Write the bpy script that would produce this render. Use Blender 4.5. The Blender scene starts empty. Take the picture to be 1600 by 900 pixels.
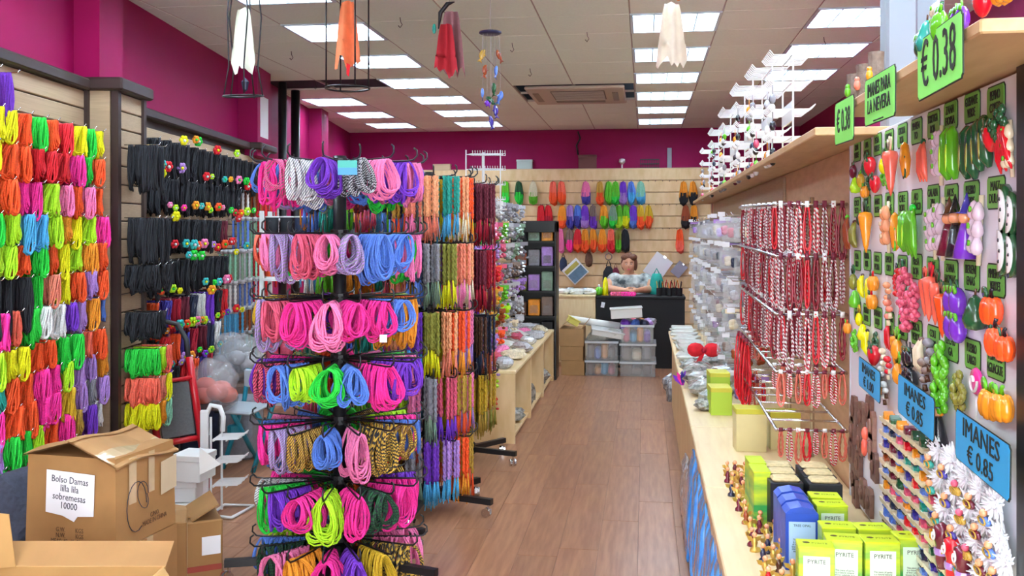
import bpy, math, random
from mathutils import Vector, Matrix
sc = bpy.context.scene
COL = sc.collection
R = random.Random(7)
pi = math.pi
# ---------------------------------------------------------------- camera, world, exposure
F, H, HOR = 1500.0, 1.55, 360.0          # focal length in pixels, eye height, horizon row of the 1600x900 frame
A = math.atan(208 / 1500)                # the camera is turned this far to the left of the aisle
ca, sa = math.cos(A), math.sin(A)
cam = bpy.data.cameras.new('camera'); camo = bpy.data.objects.new('camera', cam); COL.objects.link(camo)
cam.sensor_width = 36; cam.lens = F / 1600 * 36; cam.shift_y = (HOR - 450) / 1600; cam.clip_start = 0.05
camo.location = (0, 0, H); camo.rotation_euler = (pi / 2, 0, A); sc.camera = camo
w = bpy.data.worlds.new('world'); sc.world = w; w.use_nodes = True
w.node_tree.nodes['Background'].inputs[0].default_value = (0.88, 0.96, 1.0, 1); w.node_tree.nodes['Background'].inputs[1].default_value = 6.5
sc.view_settings.view_transform = 'Standard'; sc.view_settings.look = 'None'; sc.view_settings.gamma = 1
sc.view_settings.use_curve_mapping = False; sc.view_settings.exposure = 0.76
LIGHT_POWER = 8.0
CEIL = H + 1.42
# ---------------------------------------------------------------- geometry of the place
def C2W(xc, d, z=0.0): return Vector((xc * ca - d * sa, xc * sa + d * ca, z))
def at_d(px, py, d): return C2W((px - 800) / F * d, d, H - (py - HOR) * d / F)
def at_X(px, py, X):
    u = (px - 800) / F; return at_d(px, py, X / (u * ca - sa))
def at_Y(px, py, Y):
    u = (px - 800) / F; return at_d(px, py, Y / (u * sa + ca))
def at_z(px, py, z): return at_d(px, py, (H - z) * F / (py - HOR))
def lin(c): return c / 12.92 if c <= 0.04045 else ((c + 0.055) / 1.055) ** 2.4
def hexc(h):
    h = h.lstrip('#'); return tuple(lin(int(h[i:i + 2], 16) / 255) for i in (0, 2, 4)) + (1,)
# ---------------------------------------------------------------- materials
MATS = {}
def mat(name, col='#888888', rough=0.6, metal=0.0, var=0.0, scale=30.0, bump=0.0, emit=0.0, trans=0.0, rand=0.0, stripe=None, coat=0.0, alpha=1.0, stretch=None, col2=None, sss=0.0):
    if name in MATS: return MATS[name]
    m = bpy.data.materials.new(name); m.use_nodes = True; nt = m.node_tree; N = nt.nodes; L = nt.links
    b = N['Principled BSDF']; c = hexc(col)
    b.inputs['Base Color'].default_value = c; b.inputs['Roughness'].default_value = rough; b.inputs['Metallic'].default_value = metal
    if coat: b.inputs['Coat Weight'].default_value = coat; b.inputs['Coat Roughness'].default_value = 0.08
    if emit: b.inputs['Emission Color'].default_value = c; b.inputs['Emission Strength'].default_value = emit
    if trans: b.inputs['Transmission Weight'].default_value = trans; b.inputs['IOR'].default_value = 1.15
    if alpha < 1: b.inputs['Alpha'].default_value = alpha
    out = None
    if var or bump or stripe or rand or col2:
        tc = N.new('ShaderNodeTexCoord'); mp = N.new('ShaderNodeMapping'); L.new(tc.outputs['Object'], mp.inputs[0])
        if stretch: mp.inputs['Scale'].default_value = stretch
        oi = N.new('ShaderNodeObjectInfo')
        if rand and not stripe:
            cb = N.new('ShaderNodeCombineXYZ'); 
            mu = N.new('ShaderNodeMath'); mu.operation = 'MULTIPLY'; mu.inputs[1].default_value = 37.0; L.new(oi.outputs['Random'], mu.inputs[0])
            for i in range(3): L.new(mu.outputs[0], cb.inputs[i])
            L.new(cb.outputs[0], mp.inputs['Location'])
        nz = N.new('ShaderNodeTexNoise'); nz.inputs['Scale'].default_value = scale; nz.inputs['Detail'].default_value = 4; L.new(mp.outputs[0], nz.inputs['Vector'])
        mx = N.new('ShaderNodeMix'); mx.data_type = 'RGBA'; mx.inputs[6].default_value = c
        mx.inputs[7].default_value = hexc(col2) if col2 else tuple(x * (1 - 0.6) for x in c[:3]) + (1,)
        if stripe:
            wv = N.new('ShaderNodeTexWave'); wv.bands_direction = 'DIAGONAL' if stripe > 0 else 'Z'; wv.inputs['Scale'].default_value = abs(stripe); wv.inputs['Distortion'].default_value = 0.6
            L.new(mp.outputs[0], wv.inputs['Vector']); rp = N.new('ShaderNodeValToRGB'); rp.color_ramp.elements[0].position = 0.42; rp.color_ramp.elements[1].position = 0.58
            L.new(wv.outputs['Fac'], rp.inputs[0]); L.new(rp.outputs[0], mx.inputs[0])
        else:
            rp = N.new('ShaderNodeMapRange'); rp.inputs[1].default_value = 0.35; rp.inputs[2].default_value = 0.68; rp.inputs[4].default_value = 1.0 if col2 else var
            L.new(nz.outputs['Fac'], rp.inputs[0]); L.new(rp.outputs[0], mx.inputs[0])
        src = mx.outputs[2]
        if rand:
            hs = N.new('ShaderNodeHueSaturation'); mr = N.new('ShaderNodeMapRange'); mr.inputs[3].default_value = 1 - rand; mr.inputs[4].default_value = 1 + rand
            L.new(oi.outputs['Random'], mr.inputs[0]); L.new(mr.outputs[0], hs.inputs['Value']); L.new(src, hs.inputs['Color']); src = hs.outputs[0]
        L.new(src, b.inputs['Base Color'])
        if bump:
            bp = N.new('ShaderNodeBump'); bp.inputs['Strength'].default_value = bump; bp.inputs['Distance'].default_value = 0.01
            L.new(nz.outputs['Fac'], bp.inputs['Height']); L.new(bp.outputs[0], b.inputs['Normal'])
    m.diffuse_color = c; MATS[name] = m; return m
# colours of the goods, with the words used for them
HUE = dict(yellow='#f4f000', lime='#b8f020', green='#22d840', orange='#ff5a1e', red='#e01828', pink='#f77fb4', magenta='#ff2fa0', purple='#7a34c8', lilac='#b48ad8',
           blue='#5a86e0', sky='#4fb4e8', teal='#1fa090', navy='#26304c', black='#1b1e26', brown='#5e3a26', gold='#caa23c', mustard='#d8b020', grey='#8f8f98', silver='#c4c6cc',
           white='#eef0f0', maroon='#6e1830', rose='#e05878', peach='#f6a878', coral='#ff7058', olive='#8a8a30', darkgreen='#1e5a34', cream='#efe2c0', taupe='#8a7468',
           salmon='#f48a70', amber='#f49a20', mint='#8fd0b0', turquoise='#38c0c0', indigo='#40389c', leaf='#62c020', crimson='#b81030', sage='#88a890', rust='#a04820', garlic='#e6d2e2')
WORD = dict(magenta='hot pink', sky='sky blue', rose='rose red', darkgreen='dark green', leaf='leaf green', garlic='pale mauve')
def word(c): return WORD.get(c, c)
def yarn(c): return mat('yarn_' + c, HUE[c], 0.75, var=0.5, scale=160, rand=0.10)
def cloth(c): return mat('cloth_' + c, HUE[c], 0.85, var=0.35, scale=40, bump=0.2)
def gloss(c): return mat('gloss_' + c, HUE[c], 0.22, coat=0.6, var=0.25, scale=25)
def plain(c): return mat('plain_' + c, HUE[c], 0.5)
# ---------------------------------------------------------------- mesh builder
class MB:
    def __init__(s): s.v = []; s.f = []; s.m = []; s.mi = 0
    def face(s, idx): s.f.append(tuple(idx)); s.m.append(s.mi)
    def box(s, lo, hi, M=None):
        n = len(s.v)
        for z in (lo[2], hi[2]):
            for x, y in ((lo[0], lo[1]), (hi[0], lo[1]), (hi[0], hi[1]), (lo[0], hi[1])):
                p = Vector((x, y, z)); s.v.append(M @ p if M else p)
        for q in ((3, 2, 1, 0), (4, 5, 6, 7), (0, 1, 5, 4), (1, 2, 6, 5), (2, 3, 7, 6), (3, 0, 4, 7)): s.face([n + i for i in q])
        return s
    def cbox(s, c, sz, M=None): return s.box([c[i] - sz[i] / 2 for i in range(3)], [c[i] + sz[i] / 2 for i in range(3)], M)
    def bbox(s, lo, hi, b=0.004, M=None):      # box with bevelled vertical edges and slightly inset top and bottom
        x0, y0, z0 = lo; x1, y1, z1 = hi
        o = [(x0 + b, y0), (x1 - b, y0), (x1, y0 + b), (x1, y1 - b), (x1 - b, y1), (x0 + b, y1), (x0, y1 - b), (x0, y0 + b)]
        cx, cy = (x0 + x1) / 2, (y0 + y1) / 2; n = len(s.v)
        kx, ky = 1 - 2 * b / max(x1 - x0, 1e-6), 1 - 2 * b / max(y1 - y0, 1e-6)
        for z, k in ((z0, 1), (z0 + b, 0), (z1 - b, 0), (z1, 1)):
            for x, y in o:
                p = Vector((cx + (x - cx) * (kx if k else 1), cy + (y - cy) * (ky if k else 1), z)); s.v.append(M @ p if M else p)
        for r in range(3):
            for i in range(8): s.face((n + r * 8 + i, n + r * 8 + (i + 1) % 8, n + r * 8 + 8 + (i + 1) % 8, n + r * 8 + 8 + i))
        s.face([n + i for i in range(7, -1, -1)]); s.face([n + 24 + i for i in range(8)]); return s
    def tube(s, pts, r, n=6, closed=False, cap=True):
        pts = [Vector(p) for p in pts]; k = len(pts); rs = r if isinstance(r, (list, tuple)) else [r] * k; b0 = len(s.v); up = None
        for i, p in enumerate(pts):
            t = (pts[(i + 1) % k] - pts[i - 1]) if closed else (pts[min(i + 1, k - 1)] - pts[max(i - 1, 0)])
            t = t.normalized() if t.length > 1e-9 else Vector((0, 0, 1))
            if up is None: up = t.orthogonal().normalized()
            else:
                up = up - t * up.dot(t); up = up.normalized() if up.length > 1e-6 else t.orthogonal().normalized()
            q = t.cross(up)
            for j in range(n):
                a = 2 * pi * j / n; s.v.append(p + (up * math.cos(a) + q * math.sin(a)) * rs[i])
        for i in range(k if closed else k - 1):
            i2 = (i + 1) % k
            for j in range(n): s.face((b0 + i * n + j, b0 + i * n + (j + 1) % n, b0 + i2 * n + (j + 1) % n, b0 + i2 * n + j))
        if cap and not closed:
            s.face([b0 + j for j in range(n - 1, -1, -1)]); s.face([b0 + (k - 1) * n + j for j in range(n)])
        return s
    def ball(s, c, r, n=10, m=6, fn=None):
        r = (r, r, r) if not isinstance(r, (list, tuple)) else r; b0 = len(s.v); c = Vector(c)
        def put(x, y, z):
            p = Vector((x * r[0], y * r[1], z * r[2])); s.v.append(c + (fn(p, (x, y, z)) if fn else p))
        put(0, 0, -1)
        for i in range(1, m):
            t = -pi / 2 + pi * i / m
            for j in range(n): put(math.cos(t) * math.cos(2 * pi * j / n), math.cos(t) * math.sin(2 * pi * j / n), math.sin(t))
        put(0, 0, 1); e = len(s.v) - 1
        for j in range(n): s.face((b0, b0 + 1 + (j + 1) % n, b0 + 1 + j)); s.face((e, e - n + j, e - n + (j + 1) % n))
        for i in range(m - 2):
            for j in range(n): a = b0 + 1 + i * n; s.face((a + j, a + (j + 1) % n, a + n + (j + 1) % n, a + n + j))
        return s
    def lathe(s, prof, c=(0, 0, 0), n=14, M=None):
        b0 = len(s.v); c = Vector(c)
        for r, z in prof:
            for j in range(n):
                a = 2 * pi * j / n; p = Vector((r * math.cos(a), r * math.sin(a), z)); s.v.append((M @ p if M else p) + c)
        for i in range(len(prof) - 1):
            for j in range(n): s.face((b0 + i * n + j, b0 + i * n + (j + 1) % n, b0 + (i + 1) * n + (j + 1) % n, b0 + (i + 1) * n + j))
        s.face([b0 + j for j in range(n - 1, -1, -1)]); e = b0 + (len(prof) - 1) * n; s.face([e + j for j in range(n)]); return s
    def prism(s, outl, t0, t1, M=None):          # outline in local x,z; thickness along y from t0 to t1
        n = len(s.v); k = len(outl)
        for t in (t0, t1):
            for x, z in outl:
                p = Vector((x, t, z)); s.v.append(M @ p if M else p)
        s.face([n + i for i in range(k)]); s.face([n + k + i for i in range(k - 1, -1, -1)])
        for i in range(k): s.face((n + i, n + k + i, n + k + (i + 1) % k, n + (i + 1) % k))
        return s
    def sheet(s, fn, nu, nv, t=0.0):              # a grid surface fn(u,v); t gives it thickness along y
        for q in ((0, t) if t else (0,)):
            b0 = len(s.v)
            for i in range(nu + 1):
                for j in range(nv + 1):
                    p = Vector(fn(i / nu, j / nv)); s.v.append(p + Vector((0, q, 0)))
            for i in range(nu):
                for j in range(nv):
                    a = b0 + i * (nv + 1) + j; f = (a, a + 1, a + nv + 2, a + nv + 1); s.face(f if q == 0 else f[::-1])
        return s
    def mesh(s, name, nm=1, smooth=True):
        me = bpy.data.meshes.new(name); me.from_pydata([tuple(p) for p in s.v], [], s.f)
        for _ in range(nm): me.materials.append(None)
        if any(s.m): me.polygons.foreach_set('material_index', s.m)
        if smooth: me.polygons.foreach_set('use_smooth', [True] * len(me.polygons))
        me.update(); return me
def inst(me, name, mats, parent=None, loc=(0, 0, 0), rot=(0, 0, 0), scale=(1, 1, 1)):
    o = bpy.data.objects.new(name, me); COL.objects.link(o); mats = mats if isinstance(mats, (list, tuple)) else [mats]
    for i, m in enumerate(mats[:len(o.material_slots)]): o.material_slots[i].link = 'OBJECT'; o.material_slots[i].material = m
    o.location = loc
    if isinstance(rot, Matrix): o.rotation_euler = rot.to_euler()
    else: o.rotation_euler = rot
    o.scale = scale if isinstance(scale, (tuple, list)) else (scale,) * 3
    if parent: o.parent = parent
    return o
def ob(name, mb, mats, parent=None, loc=(0, 0, 0), rot=(0, 0, 0), smooth=False):
    mats = mats if isinstance(mats, (list, tuple)) else [mats]
    me = mb.mesh(name, 0, smooth)
    for m in mats: me.materials.append(m)
    o = bpy.data.objects.new(name, me); COL.objects.link(o); o.location = loc
    o.rotation_euler = rot.to_euler() if isinstance(rot, Matrix) else rot
    if parent: o.parent = parent
    return o
def tag(o, label, cat, group=None, kind=None):
    o['label'] = label; o['category'] = cat
    if group: o['group'] = group
    if kind: o['kind'] = kind
    return o
def thing(name, label, cat, loc=(0, 0, 0), rz=0.0, group=None, kind=None, rot=None):
    o = bpy.data.objects.new(name, None); COL.objects.link(o); o.location = loc; o.rotation_euler = rot.to_euler() if rot is not None else (0, 0, rz); o.empty_display_size = 0.05
    return tag(o, label, cat, group, kind)
ORD = 'first second third fourth fifth sixth seventh eighth ninth tenth eleventh twelfth thirteenth fourteenth fifteenth sixteenth seventeenth eighteenth nineteenth twentieth'.split()
ORD += ['twenty-' + x for x in ORD[:9]] + ['thirtieth'] + ['thirty-' + x for x in ORD[:9]]
FACE_AISLE = Matrix(((0, 0, -1), (-1, 0, 0), (0, 1, 0)))       # a flat thing on a plane X = const that faces the aisle: x reads toward the camera, y up
def text(s, size, m, parent=None, loc=(0, 0, 0), rot=(0, 0, 0), name='lettering', sx=1.0, align='CENTER', ext=0.0006):
    cu = bpy.data.curves.new(name, 'FONT'); cu.body = s; cu.size = size; cu.align_x = align; cu.align_y = 'CENTER'; cu.extrude = ext; cu.resolution_u = 2; cu.space_line = 0.9
    cu.materials.append(m); o = bpy.data.objects.new(name, cu); COL.objects.link(o); o.location = loc
    o.rotation_euler = rot.to_euler() if isinstance(rot, Matrix) else rot; o.scale = (sx, 1, 1)
    if parent: o.parent = parent
    return o
# ================================================================ the setting
WALLP = mat('magenta_paint', '#930b4c', 0.55, var=0.12, scale=3)
CEILM = mat('ceiling_panel', '#e6f2e6', 0.7, var=0.08, scale=60, rand=0.02)
WOODF = mat('laminate', '#94644a', 0.32, rand=0.13, stretch=(9, 0.7, 1), scale=5, col2='#ab7c5c')
DARKW = mat('dark_trim', '#33221f', 0.5)
TAN = mat('tan_slat', '#b39a7c', 0.6, var=0.25, stretch=(1, 1, 25), scale=8, rand=0.04)
MAPLE = mat('maple', '#e2c394', 0.45, stretch=(2, 2, 0.6), scale=7, col2='#d4b07c', rand=0.03)
CREAM = mat('cream_top', '#ead2a4', 0.4, stretch=(6, 0.6, 1), scale=6, col2='#e0c494', rand=0.02)
CHROME = mat('chrome', '#d8dade', 0.18, metal=1.0)
BLACKM = mat('black_metal', '#17181c', 0.4)
WHITEW = mat('white_wire', '#eceff0', 0.4)
PAPER = mat('paper', '#eef0f4', 0.6)
INK = mat('ink', '#1b2018', 0.6)
GLASS = mat('clear_plastic', '#d8dcdf', 0.15, alpha=0.22, coat=0.5)
for m_ in (WALLP,): m_.node_tree.nodes['Principled BSDF'].inputs['Specular IOR Level'].default_value = 0.15
floor = ob('floor', MB().box((-6, -2.2, -0.2), (2.4, 14, -0.003)), mat('floor_base', '#4a2c22', 0.5)); tag(floor, 'reddish brown laminate floor of the shop aisle', 'floor', kind='structure')
pm = MB().bbox((-0.0945, -0.599, -0.003), (0.0945, 0.599, 0.0), 0.0012).mesh('plank', 1, False)
for i in range(-17, 3):
    off = R.random() * 1.2
    for k in range(9):
        y = 3.2 + off + k * 1.2 - 0.6
        if y > 13.4 or (i > 1 and y < 6): continue
        inst(pm, 'plank', WOODF, floor, (i * 0.19 + 0.06, y, 0))
wb = ob('wall_back', MB().box((-6, 13.6, -0.1), (2.4, 13.8, 3.4)), WALLP); tag(wb, 'magenta painted back wall above the slat panel', 'wall', kind='structure')
wr = ob('wall_right', MB().box((2.1, -2.2, -0.1), (2.3, 13.8, 3.4)), WALLP); tag(wr, 'magenta side wall beyond the shelf unit', 'wall', kind='structure')
m = MB(); m.box((-2.6, -3, -0.1), (-2.37, 15, 3.4)); m.box((-2.4, 5.19, 2.3), (-2.23, 5.5, 3.4)); m.box((-2.4, 8.3, 2.2), (-2.2, 8.75, 3.4)); m.box((-2.4, 11.2, 0), (-2.22, 11.6, 3.4))
wl = ob('wall_left', m, WALLP, rot=(0, 0, A)); tag(wl, 'magenta wall with pilasters above the neon cord slat boards', 'wall', kind='structure')
sl = MB().bbox((-0.012, 0, -0.0465), (0.012, 1.0, 0.0465), 0.004).mesh('slat', 1, False)
def lslats(d0, d1, z0, z1, xc):
    k = z0
    while k < z1 - 0.05:
        inst(sl, 'slat', TAN, wl, (xc, d0, k + 0.05), scale=(1, d1 - d0, 1)); k += 0.1
lslats(2.6, 5.17, 0.1, 2.3, -2.30); lslats(5.19, 5.52, 0.1, 2.3, -2.14); lslats(5.56, 9.0, 0.1, 2.25, -2.30)
m = MB().box((-2.37, 2.6, 0), (-2.312, 9.0, 2.3)); m.box((-2.37, 5.17, 0), (-2.152, 5.54, 2.3)); ob('slat_backing', m, DARKW, wl); ob('pilaster_side', MB().box((-2.29, 5.155, 0.1), (-2.16, 5.17, 2.3)), TAN, wl)
m = MB(); m.bbox((-2.37, 2.6, 2.30), (-2.25, 5.17, 2.36), 0.01); m.bbox((-2.37, 5.12, 2.30), (-2.08, 5.58, 2.37), 0.01); m.bbox((-2.37, 5.58, 2.25), (-2.25, 8.3, 2.31), 0.01); m.bbox((-2.37, 8.25, 2.25), (-2.15, 8.8, 2.31), 0.01)
ob('cap_trim', m, DARKW, wl)
for x, d in ((-2.285, 5.15), (-2.13, 5.17), (-2.13, 5.53)): ob('post_trim', MB().box((x - 0.018, d - 0.02, 0), (x + 0.018, d + 0.02, 2.3)), DARKW, wl)
for d, r in ((9.2, 0.04), (9.75, 0.045)):
    o = ob('trim_1' if d < 9.5 else 'trim_2', MB().tube([(-2.2, d, 0), (-2.2, d, CEIL)], r, 10), BLACKM, rot=(0, 0, A), smooth=True); tag(o, 'black vertical pipe on the magenta wall, ' + ('nearer the slat boards' if d < 9.5 else 'nearer the back wall'), 'pipe', kind='structure')
m = MB(); m.cbox((-2.198, 8.52, 2.55), (0.004, 0.26, 0.36)); o = ob('paper_notice', m, PAPER, rot=(0, 0, A)); tag(o, 'small white paper notice on the far magenta pilaster', 'notice')
# ---- shop front behind the camera
m = MB(); m.box((-6, -2.4, 2.9), (2.4, -2.2, 3.4)); m.box((-6, -2.4, -0.1), (-2.9, -2.2, 3.4)); m.box((2.0, -2.4, -0.1), (2.4, -2.2, 3.4)); wf = ob('wall_front', m, WALLP); tag(wf, 'shop front wall behind the camera with a wide glazed opening', 'wall', kind='structure')
# ---- ceiling: panels in a metal grid
m = MB().box((-6, -2.4, 3.25), (2.4, 13.8, 3.4)); ceil = ob('ceiling', m, mat('plenum', '#2c2a34', 0.9)); tag(ceil, 'suspended ceiling of beige panels with recessed lights', 'ceiling', kind='structure')
X0, Y0 = -0.1, 6.36
tm = MB().bbox((-0.297, -0.297, 0), (0.297, 0.297, 0.014), 0.004).mesh('tile', 1, False)
lights = {(0, k) for k in range(-12, 12, 2)} | {(-4, k) for k in range(-12, 12, 2)} | {(2, k) for k in range(-12, 6, 2)} | {(-6, 8), (-6, 10), (-6, 6)}
hole = {(-5, 4), (-6, 4)}
for i in range(-7, 4):
    for k in range(-14, 13):
        x, y = X0 + 0.6 * i + 0.3, Y0 + 0.6 * k + 0.3
        if (i, k) in lights or (i, k) in hole or y > 13.6 or x > 2.35 or (i, k) in {(-2, 5), (-2, 6), (-1, 5), (-1, 6)}: continue
        if x * ca + y * sa < -2.75: continue
        inst(tm, 'tile', CEILM, ceil, (x, y, CEIL + 0.004))
g = MB()
for i in range(-7, 5): g.box((X0 + 0.6 * i - 0.012, -2.2, CEIL + 0.006), (X0 + 0.6 * i + 0.012, 13.6, CEIL + 0.03))
ob('grid_rails', g, mat('grid_rail', '#9a8c84', 0.5), ceil)
g = MB()
for k in range(-14, 13): g.box((-6, Y0 + 0.6 * k - 0.008, CEIL + 0.006), (2.1, Y0 + 0.6 * k + 0.008, CEIL + 0.028))
ob('cross_rails', g, mat('cross_rail', '#ccc0b4', 0.5), ceil)
g = MB(); g.box((-3.7, Y0 + 2.4, CEIL + 0.02), (-2.5, Y0 + 3.0, 3.2)); 
o = ob('plenum_void', g, mat('plenum_void', '#2a2438', 0.9), ceil); o.scale = (1, 1, 1)
DIFF = mat('light_diffuser', '#cfe4f2', 0.5, emit=1.6); TUBE = mat('light_tube', '#eef6ff', 0.5, emit=LIGHT_POWER * 5.2); LOUV = mat('louver', '#c4d4de', 0.35, metal=0.3)
fr = MB()
for a, b in (((-0.3, -0.3), (0.3, -0.28)), ((-0.3, 0.28), (0.3, 0.3)), ((-0.3, -0.28), (-0.28, 0.28)), ((0.28, -0.28), (0.3, 0.28))): fr.box((a[0], a[1], -0.004), (b[0], b[1], 0.05))
frm = fr.mesh('frame', 1, False); dfm = MB().box((-0.28, -0.28, 0.045), (0.28, 0.28, 0.055)).mesh('diffuser', 1, False)
tbm = MB().tube([(0, -0.27, 0.03), (0, 0.27, 0.03)], 0.012, 8).mesh('tube', 1)
lvm = MB().box((-0.28, -0.002, 0.002), (0.28, 0.002, 0.022)).mesh('louver', 1, False); dvm = MB().box((-0.004, -0.28, 0.0), (0.004, 0.28, 0.042)).mesh('divider', 1, False)
lrow = {0: 'over the aisle', -4: 'left of the air conditioner', 2: 'above the wire racks', -6: 'beside the far magenta wall'}
cnt = {}
for (i, k) in sorted(lights, key=lambda q: (q[0], -q[1])):
    cnt[i] = cnt.get(i, 0) + 1
    t = thing('ceiling_light', 'square louvred fluorescent ceiling light %s, %s from the back wall' % (lrow[i], ORD[cnt[i] - 1]), 'ceiling light', (X0 + 0.6 * i + 0.3, Y0 + 0.6 * k + 0.3, CEIL), group='recessed ceiling lights')
    inst(frm, 'frame', LOUV, t); inst(dfm, 'diffuser', DIFF, t)
    for q in range(4): inst(tbm, 'tube', TUBE, t, (-0.21 + 0.14 * q, 0, 0))
    for q in range(9): inst(lvm, 'louver', LOUV, t, (0, -0.24 + 0.06 * q, 0))
    for q in range(3): inst(dvm, 'divider', LOUV, t, (-0.14 + 0.14 * q, 0, 0))
# ---- air conditioner cassette
ac = thing('air_conditioner', 'beige ceiling cassette air conditioner with dark grille', 'air conditioner', (-0.7, Y0 + 3.6, CEIL))
ACM = mat('ac_plastic', '#b8a898', 0.5); m = MB().bbox((-0.48, -0.58, -0.035), (0.5, 0.58, 0.0), 0.01); ob('housing', m, ACM, ac)
ob('grille_opening', MB().box((-0.24, -0.42, -0.038), (0.3, 0.2, -0.034)), mat('ac_dark', '#5a4a40', 0.6), ac)
for q in range(8): ob('grille_slat', MB().box((-0.23, -0.38 + 0.075 * q, -0.044), (0.29, -0.368 + 0.075 * q, -0.037)), ACM, ac)
ob('air_flap', MB().box((-0.24, 0.28, -0.042), (0.28, 0.4, -0.034)), mat('ac_flap', '#807060', 0.5), ac)
for s_ in (-0.4, 0.4): ob('side_flap', MB().box((s_ - 0.03, -0.3, -0.041), (s_ + 0.03, 0.3, -0.034)), mat('ac_flap', '#807060', 0.5), ac)
# ---- back slat wall
bs = thing('slatwall_panel', 'pale maple slat panel lining the back wall behind the desk', 'slat panel', (0, 13.5, 0), kind='structure')
bsm = MB().bbox((-3.36, -0.012, -0.0785), (0.9, 0.012, 0.0785), 0.005).mesh('slat', 1, False)
for k in range(15): inst(bsm, 'slat', MAPLE, bs, (0, -0.02, 2.41 - 0.083 - 0.166 * k + (0.0)))
ob('backing', MB().box((-3.37, 0, 0), (0.91, 0.09, 2.42)), mat('maple_edge', '#cbb08a', 0.5), bs)
# ================================================================ cord loops, strands and the spinner racks
def loops_mesh(seed, n=11, length=0.2, w=0.12, h=0.185, strands=5, r=0.0040, seg=16, jit=1.0, fill=0.0, blunt=1.0):
    q = random.Random(seed); m = MB()
    for i in range(n):
        y = length * (i + 0.5) / n; tw = q.uniform(-0.55, 0.55) * jit; lean = q.uniform(-0.035, 0.035) * jit; hh = h * q.uniform(0.78, 1.1); ww = w * q.uniform(0.65, 1.15)
        for s_ in range(strands):
            dh = q.uniform(-0.022, 0.012); kx = 1 - fill * q.random(); dx = q.uniform(-0.006, 0.006) * jit; dy = q.uniform(-0.006, 0.006); pts = []; ph = q.uniform(0, 6.28)
            for k in range(seg):
                t = 2 * pi * k / seg; z = (hh + dh) * (math.cos(t) - 1) / 2; u = (1 - math.cos(t)) / 2
                x = ww / 2 * kx * math.copysign(abs(math.sin(t)) ** blunt, math.sin(t)) * (0.55 + 0.45 * u) + dx + lean * u + 0.003 * math.sin(3 * t + ph)
                pts.append((x * math.cos(tw), y + dy + x * math.sin(tw) + 0.004 * math.sin(2 * t + ph), z))
            m.tube(pts, r, 4, True)
    return m.mesh('loops', 1)
LOOPS = [loops_mesh(i, n=9 + i % 4) for i in range(9)]
TWO = dict(brown='gold', gold='black', grey='white', taupe='magenta', lilac='grey', silver='black', maroon='rose', darkgreen='black', teal='gold')
def cord(c): return mat('cord_' + c, HUE[c], 0.75, stripe=42, col2=HUE[TWO[c]]) if c in TWO else yarn(c)
def strands_mesh(seed, n=9, length=0.12, h=0.33, split=0.62, r=0.0055, wide=0.05):
    q = random.Random(seed); m = MB()
    for i in range(n):
        y = length * (i + 0.5) / n; x = q.uniform(-wide / 2, wide / 2); hh = h * q.uniform(0.85, 1.03); zs = -hh * split; ph = q.uniform(0, 6)
        for s_ in (0, 1):
            m.mi = 0; k = 11; pts = []
            for j in range(k):
                z = zs * j / (k - 1); a = ph + s_ * pi + 2.2 * j
                pts.append((x + 0.0045 * math.cos(a), y + 0.0045 * math.sin(a), z))
            m.tube(pts, r, 4)
        m.mi = 1
        for s_ in range(5):
            dx, dy = q.uniform(-0.012, 0.012), q.uniform(-0.01, 0.01)
            m.tube([(x, y, zs + 0.01), (x + dx * 0.6, y + dy * 0.6, (zs - hh) / 2), (x + dx, y + dy, -hh * q.uniform(0.92, 1.02))], 0.0028, 3)
    return m.mesh('strands', 2)
STRANDS = [strands_mesh(20 + i) for i in range(4)]
TIERN = ['top', 'second', 'third', 'fourth', 'fifth', 'sixth', 'bottom']
CASTER = MB(); CASTER.tube([(0, 0, 0), (0, 0, -0.035)], 0.008, 6)
for s_ in (-0.014, 0.014): CASTER.tube([(0.012, s_ - 0.006, -0.05), (0.012, s_ + 0.006, -0.05)], 0.025, 10)
CASTER.box((-0.008, -0.006, -0.06), (0.02, 0.006, -0.03)); CASTER = CASTER.mesh('caster', 1, False)
def spinner(name, label, xc, d, rad, zs, nh, leg, nl=5, lz=0.085, ph=0.0):
    t = thing(name, label, 'display rack', C2W(xc, d), A)
    ob('pole', MB().tube([(0, 0, 0.06), (0, 0, zs[0] + 0.03)], 0.03, 14), BLACKM, t, smooth=True)
    ob('hub', MB().lathe([(0.04, 0.05), (0.055, 0.055), (0.055, 0.12), (0.035, 0.14)]), BLACKM, t)
    hk = MB().tube([(0, 0.03, 0), (0, rad - 0.03, 0), (0, rad, 0.004), (0, rad + 0.018, 0.022), (0, rad + 0.016, 0.045), (0, rad + 0.002, 0.055)], 0.0042, 5).mesh('hook', 1)
    cl = MB().lathe([(0.031, -0.02), (0.042, -0.018), (0.042, 0.018), (0.031, 0.02)], n=12).mesh('collar', 1, False)
    for z in zs:
        inst(cl, 'collar', BLACKM, t, (0, 0, z))
        for k in range(nh): inst(hk, 'hook', BLACKM, t, (0, 0, z + R.uniform(-0.004, 0.004)), (0, 0, pi + ph + 2 * pi * k / nh))
    lg = MB().box((-0.016, 0.03, lz - 0.016), (0.016, leg, lz + 0.016)).mesh('leg', 1, False)
    for k in range(nl):
        a = 2 * pi * k / nl + 0.5; l = inst(lg, 'leg', BLACKM, t, (0, 0, 0), (0, 0, a)); inst(CASTER, 'caster', CHROME, l, (0, leg - 0.02, lz - 0.01), (0, 0, R.uniform(0, 6)))
    return t
def hookpos(xc, d, rad0, z, ang):          # position and heading of a hook: ang 0 points at the camera, positive to the right
    a = pi + ang; p = C2W(xc - rad0 * math.sin(a), d + rad0 * math.cos(a), z); return p, A + a
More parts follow.
